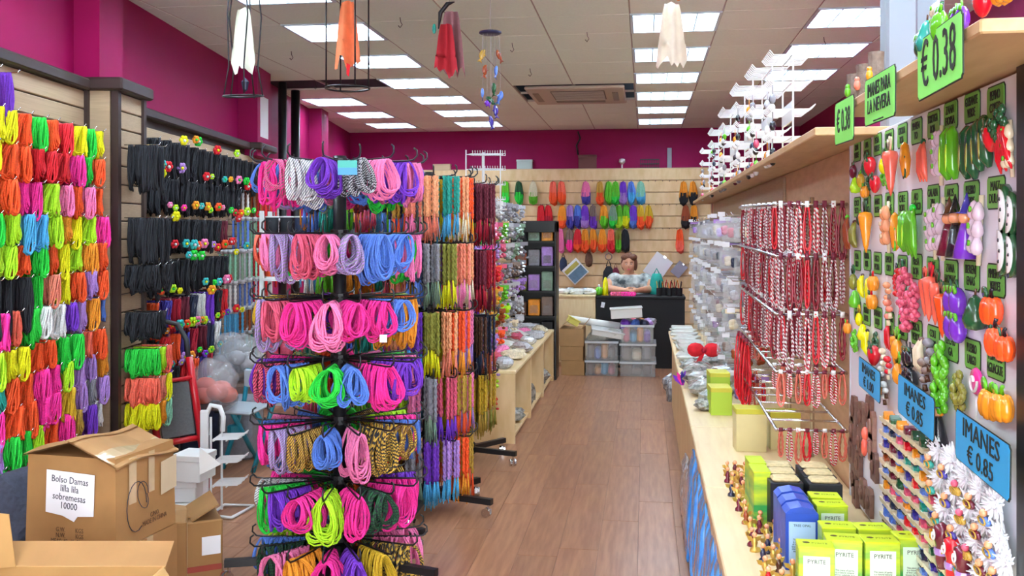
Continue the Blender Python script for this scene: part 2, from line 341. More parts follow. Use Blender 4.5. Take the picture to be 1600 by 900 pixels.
# ---- front spinner: seven tiers of looped cords
Z1 = [1.855, 1.535, 1.25, 0.975, 0.70, 0.435, 0.175]
XC1, D1, N1 = -0.775, 4.32, 16
spinner('spinner_rack', 'black floor spinner rack full of bright looped cords, nearest the camera', XC1, D1, 0.375, Z1, N1, 0.5)
T1 = ['lilac blue magenta taupe grey purple silver pink purple pink purple'.split(), 'magenta coral pink lilac rose pink lilac blue blue pink green'.split(), 'mustard mustard lilac rose magenta pink magenta magenta blue amber orange'.split(),
      'magenta purple maroon blue lime green blue magenta purple purple pink'.split(), 'pink blue magenta lilac brown blue pink gold brown blue magenta'.split(), 'magenta grey green purple magenta lime magenta darkgreen magenta magenta purple'.split(),
      'lime blue darkgreen pink amber magenta purple mustard gold pink pink'.split()]
BACK = 'magenta purple lime blue orange pink teal gold green'.split()
for ti, z in enumerate(Z1):
    for k in range(N1):
        kk = k if k <= N1 // 2 else k - N1; ang = 2 * pi * kk / N1
        front = abs(kk) <= 5
        c = T1[ti][kk + 5] if front else R.choice(BACK)
        p, hd = hookpos(XC1, D1, 0.155, z - 0.003, ang)
        w_ = 'loop bundle' if not front else 'looped cord bundle'
        if front: lab = '%s looped cords, %s tier of the nearest spinner, %s from its left' % (word(c), TIERN[ti], ORD[kk + 5])
        else: lab = '%s looped cords behind the pole, %s tier of the nearest spinner, %s one' % (word(c), TIERN[ti], ORD[k - 6])
        o = inst(LOOPS[(ti * 3 + k * 2) % 9], 'cord_bundle', cord(c), None, p, (0, R.uniform(-.06, .06), hd + R.uniform(-.12, .12)), (R.uniform(0.78, 1.1), R.uniform(0.95, 1.1), R.uniform(0.78, 1.12))); tag(o, lab, 'cord bundle', 'looped cords on the nearest spinner')
o = thing('brand_tag', 'blue and green card tag on the top tier of the nearest spinner', 'tag', at_d(543, 262, 3.96), A)
ob('card', MB().box((-0.04, -0.002, -0.03), (0.04, 0.002, 0.03)), mat('tag_blue', '#2f8fc8', 0.4), o); ob('band', MB().box((-0.04, -0.0035, 0.0), (0.04, -0.002, 0.03)), mat('tag_teal', '#2aa89a', 0.4), o)
o = ob('price_tag', MB().box((-0.015, -0.001, -0.016), (0.015, 0.001, 0.016)), PAPER, None, at_d(599, 529, 3.98), (0, 0, A)); tag(o, 'tiny white price tag under the hot pink loops', 'price tag')
# ---- second spinner: braided straps with tassels
Z2 = [1.845, 1.48, 1.11, 0.76, 0.42]
XC2, D2, N2 = -0.47, 5.35, 13
spinner('spinner_rack', 'black spinner rack of braided tasselled straps, second along the aisle', XC2, D2, 0.26, Z2, N2, 0.4, ph=0.2)
S2 = [('orange', 'amber'), ('peach', 'salmon'), ('salmon', 'pink'), ('teal', 'sky'), ('peach', 'cream'), ('mustard', 'yellow'), ('lilac', 'sky'), ('lime', 'leaf'), ('purple', 'sky'), ('coral', 'white'), ('brown', 'amber'), ('sage', 'teal'), ('navy', 'blue'),
      ('olive', 'yellow'), ('pink', 'lilac'), ('maroon', 'rose'), ('grey', 'sage'), ('gold', 'orange'), ('rose', 'purple')]
S2T = [[2, 1, 3, 4, 0, 5, 5], [12, 16, 13, 2, 4, 13, 6], [8, 13, 1, 0, 14, 5, 13], [14, 16, 18, 17, 14, 13, 5], [16, 8, 6, 0, 17, 0, 17]]
for ti, z in enumerate(Z2):
    for k in range(N2):
        kk = k if k <= N2 // 2 else k - N2; ang = 2 * pi * kk / N2 + 0.2
        c1, c2 = S2[S2T[ti][kk + 1]] if -1 <= kk <= 5 else S2[(k * 5 + ti * 3) % len(S2)]
        p, hd = hookpos(XC2, D2, 0.125, z - 0.003, ang)
        o = inst(STRANDS[(ti + k) % 4], 'braided_strap', [yarn(c1), yarn(c2)], None, p, (0, 0, hd), (1.35, 1.1, 1.1)); tag(o, '%s straps with %s tassels, %s tier of the second spinner, %s hook round' % (word(c1), word(c2), TIERN[ti], ORD[k]), 'strap bundle', 'braided straps on the second spinner')
# ---- spinner hidden behind the nearest one
XC4, D4, N4 = -0.98, 5.75, 12; Z4 = [1.86, 1.50, 1.13, 0.78, 0.44]
spinner('spinner_rack', 'black spinner rack of braided straps standing behind the nearest spinner', XC4, D4, 0.3, Z4, N4, 0.4, ph=0.1)
S4 = [7, 15, 8, 9, 7, 10, 0, 11, 16, 10, 12, 11]
for ti, z in enumerate(Z4):
    for k in range(N4):
        c1, c2 = S2[S4[(k + ti * 5) % 12]]; p, hd = hookpos(XC4, D4, 0.155, z - 0.003, 2 * pi * k / N4 + 0.1)
        o = inst(STRANDS[(ti + k) % 4], 'braided_strap', [yarn(c1), yarn(c2)], None, p, (0, 0, hd), (1.5, 1.1, 1.02)); tag(o, '%s straps with %s tassels, %s tier of the hidden spinner, %s hook round' % (word(c1), word(c2), TIERN[ti], ORD[k]), 'strap bundle', 'straps on the hidden spinner')
# ---- third spinner: dark woven straps
Z3 = [1.86, 1.42, 0.98, 0.60]
XC3, D3, N3 = -0.30, 6.45, 11
spinner('spinner_rack', 'black spinner rack of dark woven straps, third along the aisle', XC3, D3, 0.2, Z3, N3, 0.36, ph=0.1)
S3 = [[('maroon', 'maroon'), ('maroon', 'crimson')], [('maroon', 'crimson'), ('crimson', 'maroon')], [('navy', 'rust'), ('brown', 'navy')], [('mustard', 'gold'), ('gold', 'olive')]]
for ti, z in enumerate(Z3):
    for k in range(N3):
        kk = k if k <= N3 // 2 else k - N3; ang = 2 * pi * kk / N3 + 0.1
        c1, c2 = S3[ti][(k + ti) % 2]
        if ti == 0 and kk in (-1, -2, 0): c1, c2 = 'indigo', 'maroon'
        if ti == 3 and kk in (-3, -2, -1): c1, c2 = 'magenta', 'pink'
        p, hd = hookpos(XC3, D3, 0.07, z - 0.003, ang)
        o = inst(STRANDS[(ti + k) % 4], 'woven_strap', [yarn(c1), yarn(c2)], None, p, (0, 0, hd), (1.2, 1.05, 1.27)); tag(o, '%s and %s woven straps, %s tier of the third spinner, %s hook round' % (word(c1), word(c2), TIERN[ti], ORD[k]), 'strap bundle', 'woven straps on the third spinner')
# ---- left wall: neon skeins on pegs
PEG = MB().tube([(0, 0, 0), (0.19, 0, 0), (0.2, 0, 0.012)], 0.003, 5).mesh('peg', 1)
SK = [loops_mesh(40 + i, 10, 0.15, 0.07, 0.15, 6, 0.0042, 12, 1.0, 0.8, 0.6) for i in range(4)]
LONG = [loops_mesh(50 + i, 9, 0.14, 0.05, 0.26, 6, 0.0042, 12, 1.0, 0.8) for i in range(3)]
def Lw(xc, d, z): return C2W(xc, d, z)
NEON = [(2.22, [('orange', 1), ('orange', 1), ('purple', 1)], 3.82, 'top'),
        (2.06, 'yellow yellow orange green orange red yellow green yellow'.split(), 3.95, 'second'), (1.915, 'yellow orange orange red red red magenta green orange'.split(), 3.93, 'third'),
        (1.765, 'yellow orange magenta magenta lime pink orange pink orange'.split(), 3.93, 'fourth'), (1.62, 'green lime sky sky lime amber yellow lime magenta'.split(), 3.95, 'fifth'),
        (1.485, 'lime lime orange green orange yellow lime amber orange'.split(), 3.95, 'sixth'), (1.345, [('black', 1), ('black', 1), ('black', 1), ('green', 1), 'salmon', 'yellow', 'orange', 'lilac', 'orange'], 3.95, 'seventh'),
        (1.205, [('magenta', 0), 'coral', 'green', 'white', 'white', 'purple', 'lilac', 'amber', 'blue'], 3.98, 'eighth'), (1.045, 'lime yellow yellow orange orange green green coral orange'.split(), 3.93, 'ninth'),
        (0.925, 'teal orange orange magenta magenta lime lilac lilac amber'.split(), 3.96, 'tenth'), (0.80, 'magenta orange orange magenta magenta mustard lilac grey lilac'.split(), 3.96, 'eleventh'),
        (0.675, 'lilac green green lime orange magenta gold purple white'.split(), 3.94, 'twelfth'), (0.56, 'green magenta magenta orange magenta pink'.split(), 3.98, 'lowest')]
for zi, (z, cs, d0, rn) in enumerate(NEON):
    for k, c in enumerate(cs):
        lng = isinstance(c, tuple) and c[1]; c = c[0] if isinstance(c, tuple) else c
        d = d0 + 0.125 * k + R.uniform(-0.01, 0.01)
        inst(PEG, 'peg', CHROME, wl, (-2.288, d, z))
        me = LONG[k % 3] if lng else SK[(k + zi) % 4]
        o = inst(me, 'neon_skein', yarn(c), None, C2W(-2.275 + 0.02, d, z - 0.002), (0, 0, A - pi / 2), (R.uniform(0.9, 1.2), R.uniform(0.95, 1.15), R.uniform(0.85, 1.08)))
        tag(o, '%s cord skein, %s hook row of the neon wall, %s toward the pilaster' % (word(c), rn, ORD[k]), 'cord skein', 'skeins on the neon wall')
# ---- pilaster column: black skeins above, speckled cords below
PIL = [(2.02, 'black', 2), (1.62, 'black', 3), (1.36, 'black', 3), (1.10, 'black', 2), (0.90, 'lime', 3), (0.74, 'amber', 3), (0.60, 'mint', 3)]
for zi, (z, c, n) in enumerate(PIL):
    for k in range(n):
        d = 5.27 + 0.1 * k; cc = c if c == 'black' else ['lime', 'coral', 'salmon', 'yellow', 'amber', 'mint', 'orange', 'lilac', 'green'][(zi * 2 + k) % 9]
        inst(PEG, 'peg', CHROME, wl, (-2.128, d, z))
        o = inst((LONG if c == 'black' and zi < 2 else SK)[k % 3], 'cord_skein', yarn(cc), None, C2W(-2.11, d, z - 0.002), (0, 0, A - pi / 2), (1.1, 1.15, 0.95))
        tag(o, '%s cord skein on the pilaster, %s hook row down, %s outward' % (word(cc), ORD[zi], ORD[k]), 'cord skein', 'skeins on the pilaster')
# ---- dark section: black cords, fabric flowers, bead strands
def flower_mesh(seed):
    q = random.Random(seed); m = MB()
    for k in range(6):
        a = k * pi / 3; m.ball((0.0, 0.022 * math.cos(a), 0.022 * math.sin(a)), (0.012, 0.017, 0.017), 6, 4)
    m.mi = 1; m.ball((0.012, 0, 0), 0.011, 6, 4); return m.mesh('flower', 2)
FLO = flower_mesh(1)
DK = [loops_mesh(60 + i, 8, 0.14, 0.07, 0.21, 6, 0.0044, 12, 1.0, 0.8) for i in range(3)]
DROWS = [2.10, 1.87, 1.62, 1.36, 1.12, 0.90, 0.70]
MIXC = 'red purple navy crimson orange black white maroon indigo'.split()
def bead_mesh(seed, n=3):
    q = random.Random(seed); m = MB()
    for i in range(n):
        x = 0.03 * i; h = 0.24 * q.uniform(0.9, 1.05)
        for s_ in (-0.006, 0.006):
            k = 14; m.tube([(x, s_, -h * j / k) for j in range(k + 1)], [0.0045 + 0.0025 * (j % 2) for j in range(k + 1)], 5)
        m.mi = 1; m.box((x - 0.012, -0.012, -0.012), (x + 0.012, 0.012, 0.02)); m.mi = 0
    return m.mesh('bead_strands', 2)
BEAD = [bead_mesh(i, 4) for i in range(3)]
for zi, z in enumerate(DROWS):
    nb = [14, 11, 9, 9, 9, 8, 7][zi]
    for k in range(nb):
        d = 5.7 + 0.17 * k + R.uniform(-0.02, 0.02); c = 'black' if zi < 4 and not (zi == 2 and k == 8) else MIXC[(k * 4 + zi) % 9]
        inst(PEG, 'peg', CHROME, wl, (-2.288, d, z))
        o = inst(DK[k % 3], 'dark_cord_skein' if c == 'black' else 'cord_skein', yarn(c), None, C2W(-2.27, d, z - 0.002), (0, 0, A - pi / 2), (1.2, 1.3, 0.95 if zi else 1.15))
        tag(o, '%s cord skein, %s hook row past the pilaster, %s from it' % (word(c), ORD[zi], ORD[k]), 'cord skein', 'skeins past the pilaster')
    nf = [15, 17, 14, 12, 13, 9, 7][zi]
    for k in range(nf):
        d = 5.74 + 0.135 * k + R.uniform(-0.06, 0.06); c = R.choice('orange lime pink magenta yellow lilac red green amber purple turquoise'.split()); c2 = R.choice(['yellow', 'green', 'white'])
        o = inst(FLO, 'fabric_flower', [cloth(c), cloth(c2)], None, C2W(-2.085, d, z + R.choice([0.035, -0.17, -0.17]) + R.uniform(-0.02, 0.02)), (0, 0.2, A - 0.6), R.uniform(0.55, 1.0))
        tag(o, '%s fabric flower with %s heart, %s dark cord row, %s from the pilaster' % (word(c), c2, ORD[zi], ORD[k]), 'fabric flower', 'fabric flowers among the dark cords')
    if zi >= 1:
        for k in range(6):
            d = (7.75 if zi < 3 else 7.4) + 0.2 * k; c = [['white', 'brown', 'rust', 'maroon', 'crimson', 'silver'], ['blue', 'sage', 'mint', 'grey', 'taupe', 'silver'], ['mint', 'sage', 'silver', 'mint', 'taupe', 'maroon'], ['white', 'grey', 'blue', 'silver', 'indigo', 'taupe'], ['sky', 'sky', 'rust', 'taupe', 'brown', 'darkgreen'], ['sky', 'navy', 'darkgreen', 'teal', 'grey', 'silver']][zi - 1][k]
            inst(PEG, 'peg', CHROME, wl, (-2.288, d, z + 0.02))
            o = inst(BEAD[k % 3], 'bead_strand', [gloss(c), plain('silver')], None, C2W(-2.25, d, z + 0.02), (0, 0, A), (1.3, 1.6, 1.0)); tag(o, '%s bead strands on cards, %s hook row, %s from the dark cords' % (word(c), ORD[zi], ORD[k]), 'bead strands', 'bead strands on the far slat boards')
for k in range(3):
    o = inst(BEAD[k], 'long_bead_strand', [gloss('red'), gloss('crimson')], None, C2W(-2.2, 8.2 + 0.17 * k, 1.92), (0, 0, A), (1.1, 1.6, 4.0)); tag(o, 'long scarlet bead strands hanging beside the far pilaster, %s of three' % ORD[k], 'bead strands', 'long scarlet strands')
# ================================================================ right side: counter, partition, shelves, magnets
XW = 0.70                                   # partition plane that faces the aisle
ZC = 0.66                                   # counter top
PART = mat('partition_wood', '#d0aa82', 0.5, stretch=(1, 2, 9), scale=4, col2='#c0986e')
pt = ob('display_partition', MB().box((XW, 1.55, 0), (XW + 0.06, 10.3, 1.830)), PART); tag(pt, 'tall wooden partition carrying the magnets, racks and shelves beside the aisle', 'partition', kind='structure')
cb = [1.3 + 1.045 * k for k in range(8)]
for k in range(7):
    y0, y1 = cb[k] + 0.003, cb[k + 1] - 0.003
    t = thing('counter_unit', 'cream topped low counter unit along the aisle, %s from the camera' % ORD[k], 'counter', (0, 0, 0), group='low counter units under the partition')
    ob('top', MB().bbox((0.205, y0, ZC - 0.025), (XW - 0.003, y1, ZC), 0.004), CREAM, t)
    ob('front_panel', MB().box((0.235, y0, 0), (0.253, y1, ZC - 0.025)), MAPLE, t)
    for y in (y0, y1 - 0.018): ob('side_panel', MB().box((0.253, y, 0), (XW - 0.01, y + 0.018, ZC - 0.025)), MAPLE, t)
# ---- magnet board
BY0, BY1, BZ0, BZ1 = 1.872, 3.33, ZC + 0.005, 1.842
bd = thing('magnet_board', 'white board of painted fruit and vegetable magnets with green name cards', 'board', (XW - 0.02, 0, 0))
BW = mat('board_white', '#eaf0f8', 0.25)
for k in range(3):
    ya, yb = BY0 + (BY1 - BY0) * k / 3, BY0 + (BY1 - BY0) * (k + 1) / 3
    ob('panel', MB().bbox((0, ya + 0.001, BZ0), (0.018, yb - 0.001, BZ1), 0.002), BW, bd)
XB = XW - 0.02
ob('edge_strip', MB().box((-0.002, BY1, BZ0), (0.018, BY1 + 0.015, BZ1)), plain('silver'), bd)
o = ob('end_post', MB().box((0.667, 1.75, 0), (0.80, 1.85, 1.846)), BLACKM); o.name = 'frame_post'; tag(o, 'black upright at the near end of the magnet board', 'post')
GREEN = mat('card_green', '#6fb84a', 0.5); GREENB = mat('card_green_bright', '#8cf06a', 0.5); BLUEC = mat('card_blue', '#2fa6e0', 0.45)
def card_outline(w, h, c): return [(-w / 2 + c, -h / 2), (w / 2 - c, -h / 2), (w / 2, -h / 2 + c), (w / 2, h / 2 - c), (w / 2 - c, h / 2), (-w / 2 + c, h / 2), (-w / 2, h / 2 - c), (-w / 2, -h / 2 + c)]
CARDM = MB().prism(card_outline(0.092, 0.060, 0.006), 0, -0.0015).mesh('name_card', 1, False)
CARDB = MB().prism(card_outline(0.098, 0.066, 0.007), 0.0004, -0.0008).mesh('card_border', 1, False)
NAMES = [['TOMATE\nTREBOL', 'PEPINO\nCORTO', 'GUISANTE\nVERDE', 'ZANA\nHORIA', 'TORTUGA\nROJA', 'PIMIEN\nTO', 'CEBOLLA\nROJA', 'LIMON\nVERDE', 'PERA\nVERDE', 'UVA\nNEGRA', 'KIWI\nVERDE', 'PIÑA\nORO'],
         ['SANDIA\nROJA', 'MAIZ\nDULCE', 'PUERRO\nVERDE', 'AJOS\nTIERNO', 'CALABA\nZIN', 'AJO\nBLANCO', 'CHILE\nROJO', 'APIO\nVERDE', 'NABO\nROSA', 'SETA\nBLANCA', 'COCO\nSECO', 'MANGO\nORO'],
         ['CALA\nBAZA', 'PIMIENTO\nVERDES', 'BERENJ\nENAS', 'ZANA\nHORIAS', 'UVAS\nROJAS', 'FRESA\nROJA', 'MELON\nORO', 'LIMON\nORO', 'HIGO\nMORA', 'CIRUELA\nROJA', 'PERA\nORO', 'UVA\nORO'],
         ['ZANAHO\nRIA', 'PERA PERI\nAGUACATE', 'PUERRO\nLARGO', 'LECHU\nGA', 'COLI\nFLOR', 'BERZA\nVERDE', 'BROCOLI\nVERDE', 'TOMATE\nPERA', 'RABANO\nROJO', 'PATATA\nNUEVA', 'COL\nROJA', 'NUEZ\nSECA']]
ROWZ = [at_X(1562, 155, XB).z, at_X(1562, 300, XB).z, at_X(1562, 436, XB).z, at_X(1557, 568, XB).z]
PXC = [1590, 1557, 1521, 1488, 1460, 1436, 1412, 1391, 1373, 1359, 1348, 1338]
YC = [at_X(p, 300, XB).y for p in PXC]; YC = [1.988 + (i - 1) * 0.137 for i in range(12)]
for ri, z in enumerate(ROWZ):
    for ci, y in enumerate(YC):
        if y > BY1 - 0.03 or y < BY0 + 0.02: continue
        nm = NAMES[ri][ci]
        c = thing('name_card', 'green name card reading %s in row %s of the magnet board' % (nm.replace('\n', ' ').title(), ORD[ri]), 'name card', (XB, y + R.uniform(-0.004, 0.004), z + R.uniform(-0.004, 0.004)), group='green name cards', rot=FACE_AISLE @ Matrix.Rotation(pi / 2, 3, 'X'))
        c.rotation_euler = (FACE_AISLE @ Matrix(((1, 0, 0), (0, 0, 1), (0, -1, 0)))).to_euler()
        inst(CARDB, 'border', INK, c, (0, -0.001, 0)); inst(CARDM, 'card', GREEN, c, (0, -0.0015, 0))
        text(nm, 0.027, INK, c, (0, -0.0036, 0), (pi / 2, 0, 0), sx=0.8 if len(nm) < 12 else 0.6)
M_AISLE = FACE_AISLE @ Matrix(((1, 0, 0), (0, 0, 1), (0, -1, 0)))       # local x toward the camera, y into the board, z up
# ---- hand lettered price signs
def sign(label, px, py, X, w, h, mb, lines, size, tilt=0.0, sub=None, ink=INK):
    p = at_X(px, py, X); c = thing('price_sign', label, 'sign', p, rot=M_AISLE @ Matrix.Rotation(tilt, 3, 'Y'))
    b = 0.07 * min(w, h)
    out = [(-w / 2 + b, -h / 2), (w / 2 - b, -h / 2), (w / 2 - b * .6, -h / 2 + b * .6), (w / 2, -h / 2 + b), (w / 2, h / 2 - b), (w / 2 - b * .6, h / 2 - b * .6), (w / 2 - b, h / 2), (-w / 2 + b, h / 2), (-w / 2 + b * .6, h / 2 - b * .6), (-w / 2, h / 2 - b), (-w / 2, -h / 2 + b), (-w / 2 + b * .6, -h / 2 + b * .6)]
    ob('edge_border', MB().prism([(x * 1.03, z * 1.04) for x, z in out], 0.0012, -0.0006), ink, c); ob('card', MB().prism(out, 0.001, -0.0014), mb, c)
    for s, sz, dz, sx in lines: text(s, sz, ink, c, (0, -0.0024, dz), (pi / 2, 0, 0), sx=sx)
    return c
XS = 0.497
sign('large bright green card reading 0.38 euro on the near shelf edge', 1467, 92, XS - 0.004, 0.245, 0.105, GREENB, [('€ 0.38', 0.112, 0, 0.66)], 0, -0.02)
sign('bright green card reading Imanes para la nevera on the shelf edge', 1374, 152, XS - 0.004, 0.26, 0.1, GREENB, [('IMANES PARA', 0.043, 0.022, 0.76), ('LA NEVERA', 0.043, -0.014, 0.92), ('.................', 0.024, -0.04, 1.0)], 0, 0.02)
sign('small bright green card reading 0.38 euro at the shelf end', 1319, 189, XS - 0.004, 0.22, 0.105, GREENB, [('€ 0.38', 0.082, 0, 0.75)], 0, 0.02)
sign('large blue card reading Imanes 0.85 euro low on the magnet board', 1533, 706, XB - 0.05, 0.29, 0.098, BLUEC, [('IMANES', 0.052, 0.023, 1.15), ('€ 0.85', 0.05, -0.024, 1.1)], 0, 0.04)
sign('blue card reading Imanes 0.85 euro under the eggplant magnets', 1430, 634, XB - 0.045, 0.30, 0.095, BLUEC, [('IMANES', 0.044, 0.022, 1.2), ('€ 0.85', 0.048, -0.022, 1.15)], 0, 0.04)
sign('blue card reading Imanes 1.00 beside the red necklaces', 1358, 592, XB - 0.04, 0.26, 0.085, BLUEC, [('IMANES', 0.04, 0.019, 1.2), ('€ 1.00', 0.04, -0.019, 1.2)], 0, 0.04)
# ---- magnet shapes: local x toward the camera, y into the board, z up
def P(kind, parts):                          # parts: list of (name, MB) -> meshes
    return [(n, b.mesh(n, 1)) for n, b in parts]
def leafshape(m, c, l, w_, ang):
    c = Vector(c); M = Matrix.Rotation(ang, 3, 'Y'); n = 8; pts = []
    for k in range(n): t = k / n * 2 * pi; pts.append((w_ * math.sin(t) * 0.5, l * 0.5 * (1 - math.cos(t))))
    MM = Matrix.Translation(c) @ M.to_4x4(); m.prism(pts, -0.002, 0.002, MM)
def k_pepper():
    def fn(p, u): a = math.atan2(u[1], u[0]); k = 1 + 0.12 * math.cos(3 * a) ; return Vector((p.x * k * (0.8 + 0.2 * u[2]), p.y * k, p.z))
    b = MB().ball((0, -0.018, 0), (0.026, 0.018, 0.032), 12, 8, fn); s = MB().tube([(0, -0.018, 0.028), (0.003, -0.018, 0.04), (0.009, -0.018, 0.046)], [0.006, 0.004, 0.004], 6); l = MB(); leafshape(l, (0, -0.022, 0.03), 0.022, 0.014, 1.2); leafshape(l, (0, -0.022, 0.03), 0.022, 0.014, -1.2)
    return [('body', b), ('stem', s), ('leaf', l)]
def k_carrot():
    b = MB().lathe([(0.001, -0.06), (0.007, -0.04), (0.013, 0.0), (0.018, 0.03), (0.016, 0.04), (0.004, 0.044)], (0, -0.018, 0), 10); l = MB()
    for a in (-0.5, 0, 0.5): leafshape(l, (0, -0.018, 0.042), 0.035, 0.012, a)
    return [('root', b), ('leaf', l)]
def k_chili():
    b = MB()
    for i in range(5): x = -0.02 + 0.01 * i; b.tube([(x * 0.4, -0.015, 0.05), (x, -0.02, 0.02), (x * 1.3, -0.018, -0.03), (x * 1.5 + 0.004, -0.014, -0.06 + 0.008 * (i % 2))], [0.003, 0.0085, 0.008, 0.002], 7)
    s = MB().ball((0, -0.015, 0.05), (0.012, 0.008, 0.01), 8, 5); return [('pods', b), ('stem', s)]
def k_garlic():
    b = MB()
    for i in range(3):
        for s_ in (-1, 1):
            def fn(p, u): return Vector((p.x, p.y, p.z + (0.012 * max(0, u[2]) ** 3)))
            b.ball((0.014 * s_, -0.016, 0.036 - 0.036 * i), (0.016, 0.013, 0.016), 9, 6, fn)
    t = MB().tube([(0, -0.006, 0.075), (0.004, -0.008, 0.0), (0, -0.006, -0.075)], 0.006, 5); l = MB()
    for i in range(3): leafshape(l, (0.0, -0.03, 0.04 - 0.036 * i), 0.014, 0.012, 0.6 * (-1) ** i)
    return [('bulbs', b), ('straw', t), ('leaf', l)]
def k_cucumber():
    b = MB()
    for x, lean in ((-0.02, 0.0), (0.012, 0.012)): b.tube([(x, -0.014, 0.055), (x + lean * 0.3, -0.018, 0.04), (x + lean, -0.018, -0.035), (x + lean * 1.2, -0.013, -0.055)], [0.006, 0.014, 0.014, 0.005], 9)
    h = MB()
    for x in (-0.022, 0.022): h.ball((x, -0.031, -0.01), (0.004, 0.003, 0.03), 6, 6)
    return [('body', b), ('stripe', h)]
def k_melon():
    o1 = [(0.038 * math.sin(pi * k / 10), 0.05 * math.cos(pi * k / 10)) for k in range(11)]; o2 = [(x * 0.8, z * 0.8) for x, z in o1]
    r = MB().prism(o1, 0, -0.014); f = MB().prism(o2, -0.014, -0.017); s = MB()
    for x, z in ((0.01, 0.02), (0.015, 0), (0.01, -0.02)): s.ball((x, -0.018, z), (0.003, 0.002, 0.004), 6, 4)
    return [('rind', r), ('flesh', f), ('seeds', s)]
def k_eggplant():
    b = MB()
    for x in (-0.018, 0.02): b.ball((x, -0.018, -0.012), (0.021, 0.017, 0.03), 10, 7, lambda p, u: Vector((p.x * (1 - 0.25 * u[2]), p.y, p.z)))
    l = MB()
    for x in (-0.018, 0.02):
        leafshape(l, (x, -0.028, 0.016), 0.024, 0.016, 1.9); leafshape(l, (x, -0.028, 0.016), 0.024, 0.016, -1.9)
    s = MB()
    for x in (-0.018, 0.02): s.tube([(x, -0.018, 0.014), (x - 0.006, -0.018, 0.032)], 0.003, 6)
    return [('fruits', b), ('calyx', l), ('stem', s)]
def k_pumpkin():
    b = MB()
    for k in range(6):
        a = pi / 3 * k; b.ball((0.018 * math.cos(a), -0.02 + 0.008 * math.sin(a), 0), (0.016, 0.013, 0.028), 8, 6)
    s = MB().tube([(0, -0.02, 0.024), (0.004, -0.022, 0.038), (0.012, -0.022, 0.043)], [0.006, 0.004, 0.004], 6); l = MB(); leafshape(l, (-0.005, -0.026, 0.026), 0.03, 0.022, -1.0)
    return [('body', b), ('stem', s), ('leaf', l)]
def k_berry():
    b = MB().ball((0, -0.018, 0), (0.024, 0.018, 0.03), 10, 7, lambda p, u: Vector((p.x * (1 + 0.35 * u[2]), p.y * (1 + 0.2 * u[2]), p.z))); l = MB()
    for a in (-1.9, -0.9, 0.9, 1.9): leafshape(l, (0, -0.03, 0.022), 0.026, 0.012, a)
    return [('fruit', b), ('leaf', l)]
def k_lettuce():
    q = random.Random(3); b = MB()
    for k in range(26):
        a = q.uniform(0, 6.28); r = q.uniform(0.005, 0.032); b.ball((r * math.cos(a), -0.012 - q.uniform(0, 0.018) * (1 - r / 0.04), r * math.sin(a) * 1.2), (0.012, 0.008, 0.012), 6, 4)
    c = MB().ball((0, -0.008, -0.03), (0.014, 0.008, 0.014), 7, 5); return [('leaves', b), ('heart', c)]
def k_grapes():
    q = random.Random(5); b = MB()
    for k in range(34):
        z = 0.04 - 0.09 * k / 34; wd = 0.03 * (1 - k / 45); b.ball((q.uniform(-wd, wd) + 0.2 * z, -0.012 - q.uniform(0, 0.014), z), 0.0085, 6, 4)
    l = MB(); leafshape(l, (-0.005, -0.02, 0.038), 0.03, 0.024, -0.9); return [('berries', b), ('leaf', l)]
def k_corn():
    b = MB().lathe([(0.001, -0.05), (0.01, -0.04), (0.015, 0), (0.011, 0.04), (0.002, 0.05)], (0, -0.016, 0), 10); l = MB(); leafshape(l, (-0.008, -0.02, -0.05), 0.07, 0.02, 0.25); leafshape(l, (0.008, -0.02, -0.05), 0.07, 0.02, -0.25); return [('cob', b), ('husk', l)]
def k_lolly():
    b = MB().lathe([(0.001, -0.005), (0.024, -0.005), (0.028, 0), (0.024, 0.005), (0.001, 0.005)], (0, -0.01, 0.02), 16, Matrix.Rotation(pi / 2, 3, 'X')); s = MB(); pts = [((0.003 + 0.0035 * t) * math.cos(t), -0.017, 0.02 + (0.003 + 0.0035 * t) * math.sin(t)) for t in [0.4 * i for i in range(17)]]
    s.tube(pts, 0.003, 5); st = MB().tube([(0, -0.01, -0.008), (0, -0.01, -0.055)], 0.003, 6); return [('candy', b), ('swirl', s), ('stick', st)]
def k_banana():
    b = MB()
    for i in range(3): b.tube([(-0.012 + 0.012 * i, -0.012, 0.045), (-0.024 + 0.016 * i, -0.02, 0.015), (-0.02 + 0.02 * i, -0.02, -0.025), (0.0 + 0.018 * i, -0.014, -0.048)], [0.004, 0.011, 0.011, 0.003], 7)
    s = MB().ball((0, -0.012, 0.046), (0.014, 0.008, 0.007), 7, 4); return [('bananas', b), ('stem', s)]
def k_witch():
    b = MB().lathe([(0.026, -0.06), (0.02, -0.03), (0.014, 0.0), (0.01, 0.016)], (0, -0.02, 0), 10); h = MB().ball((0, -0.022, 0.028), 0.015, 9, 6); t = MB().lathe([(0.024, 0.038), (0.014, 0.04), (0.006, 0.065), (0.001, 0.082)], (0, -0.02, 0), 10); hr = MB().ball((0, -0.014, 0.03), (0.019, 0.012, 0.016), 8, 5)
    return [('dress', b), ('head', h), ('hat', t), ('hair', hr)]
def k_pear():
    b = MB().lathe([(0.001, -0.035), (0.02, -0.03), (0.026, -0.012), (0.018, 0.012), (0.012, 0.03), (0.003, 0.038)], (0, -0.018, 0), 11); s = MB().tube([(0, -0.018, 0.036), (0.005, -0.018, 0.05)], 0.0025, 5); return [('fruit', b), ('stem', s)]
def k_pine():
    b = MB().ball((0, -0.018, -0.012), (0.022, 0.017, 0.03), 10, 8, lambda p, u: p * (1 + 0.05 * math.sin(9 * u[2]) * 1.0)); l = MB()
    for a in (-0.9, -0.45, 0, 0.45, 0.9): leafshape(l, (0, -0.018, 0.014), 0.04, 0.012, a)
    return [('fruit', b), ('leaf', l)]
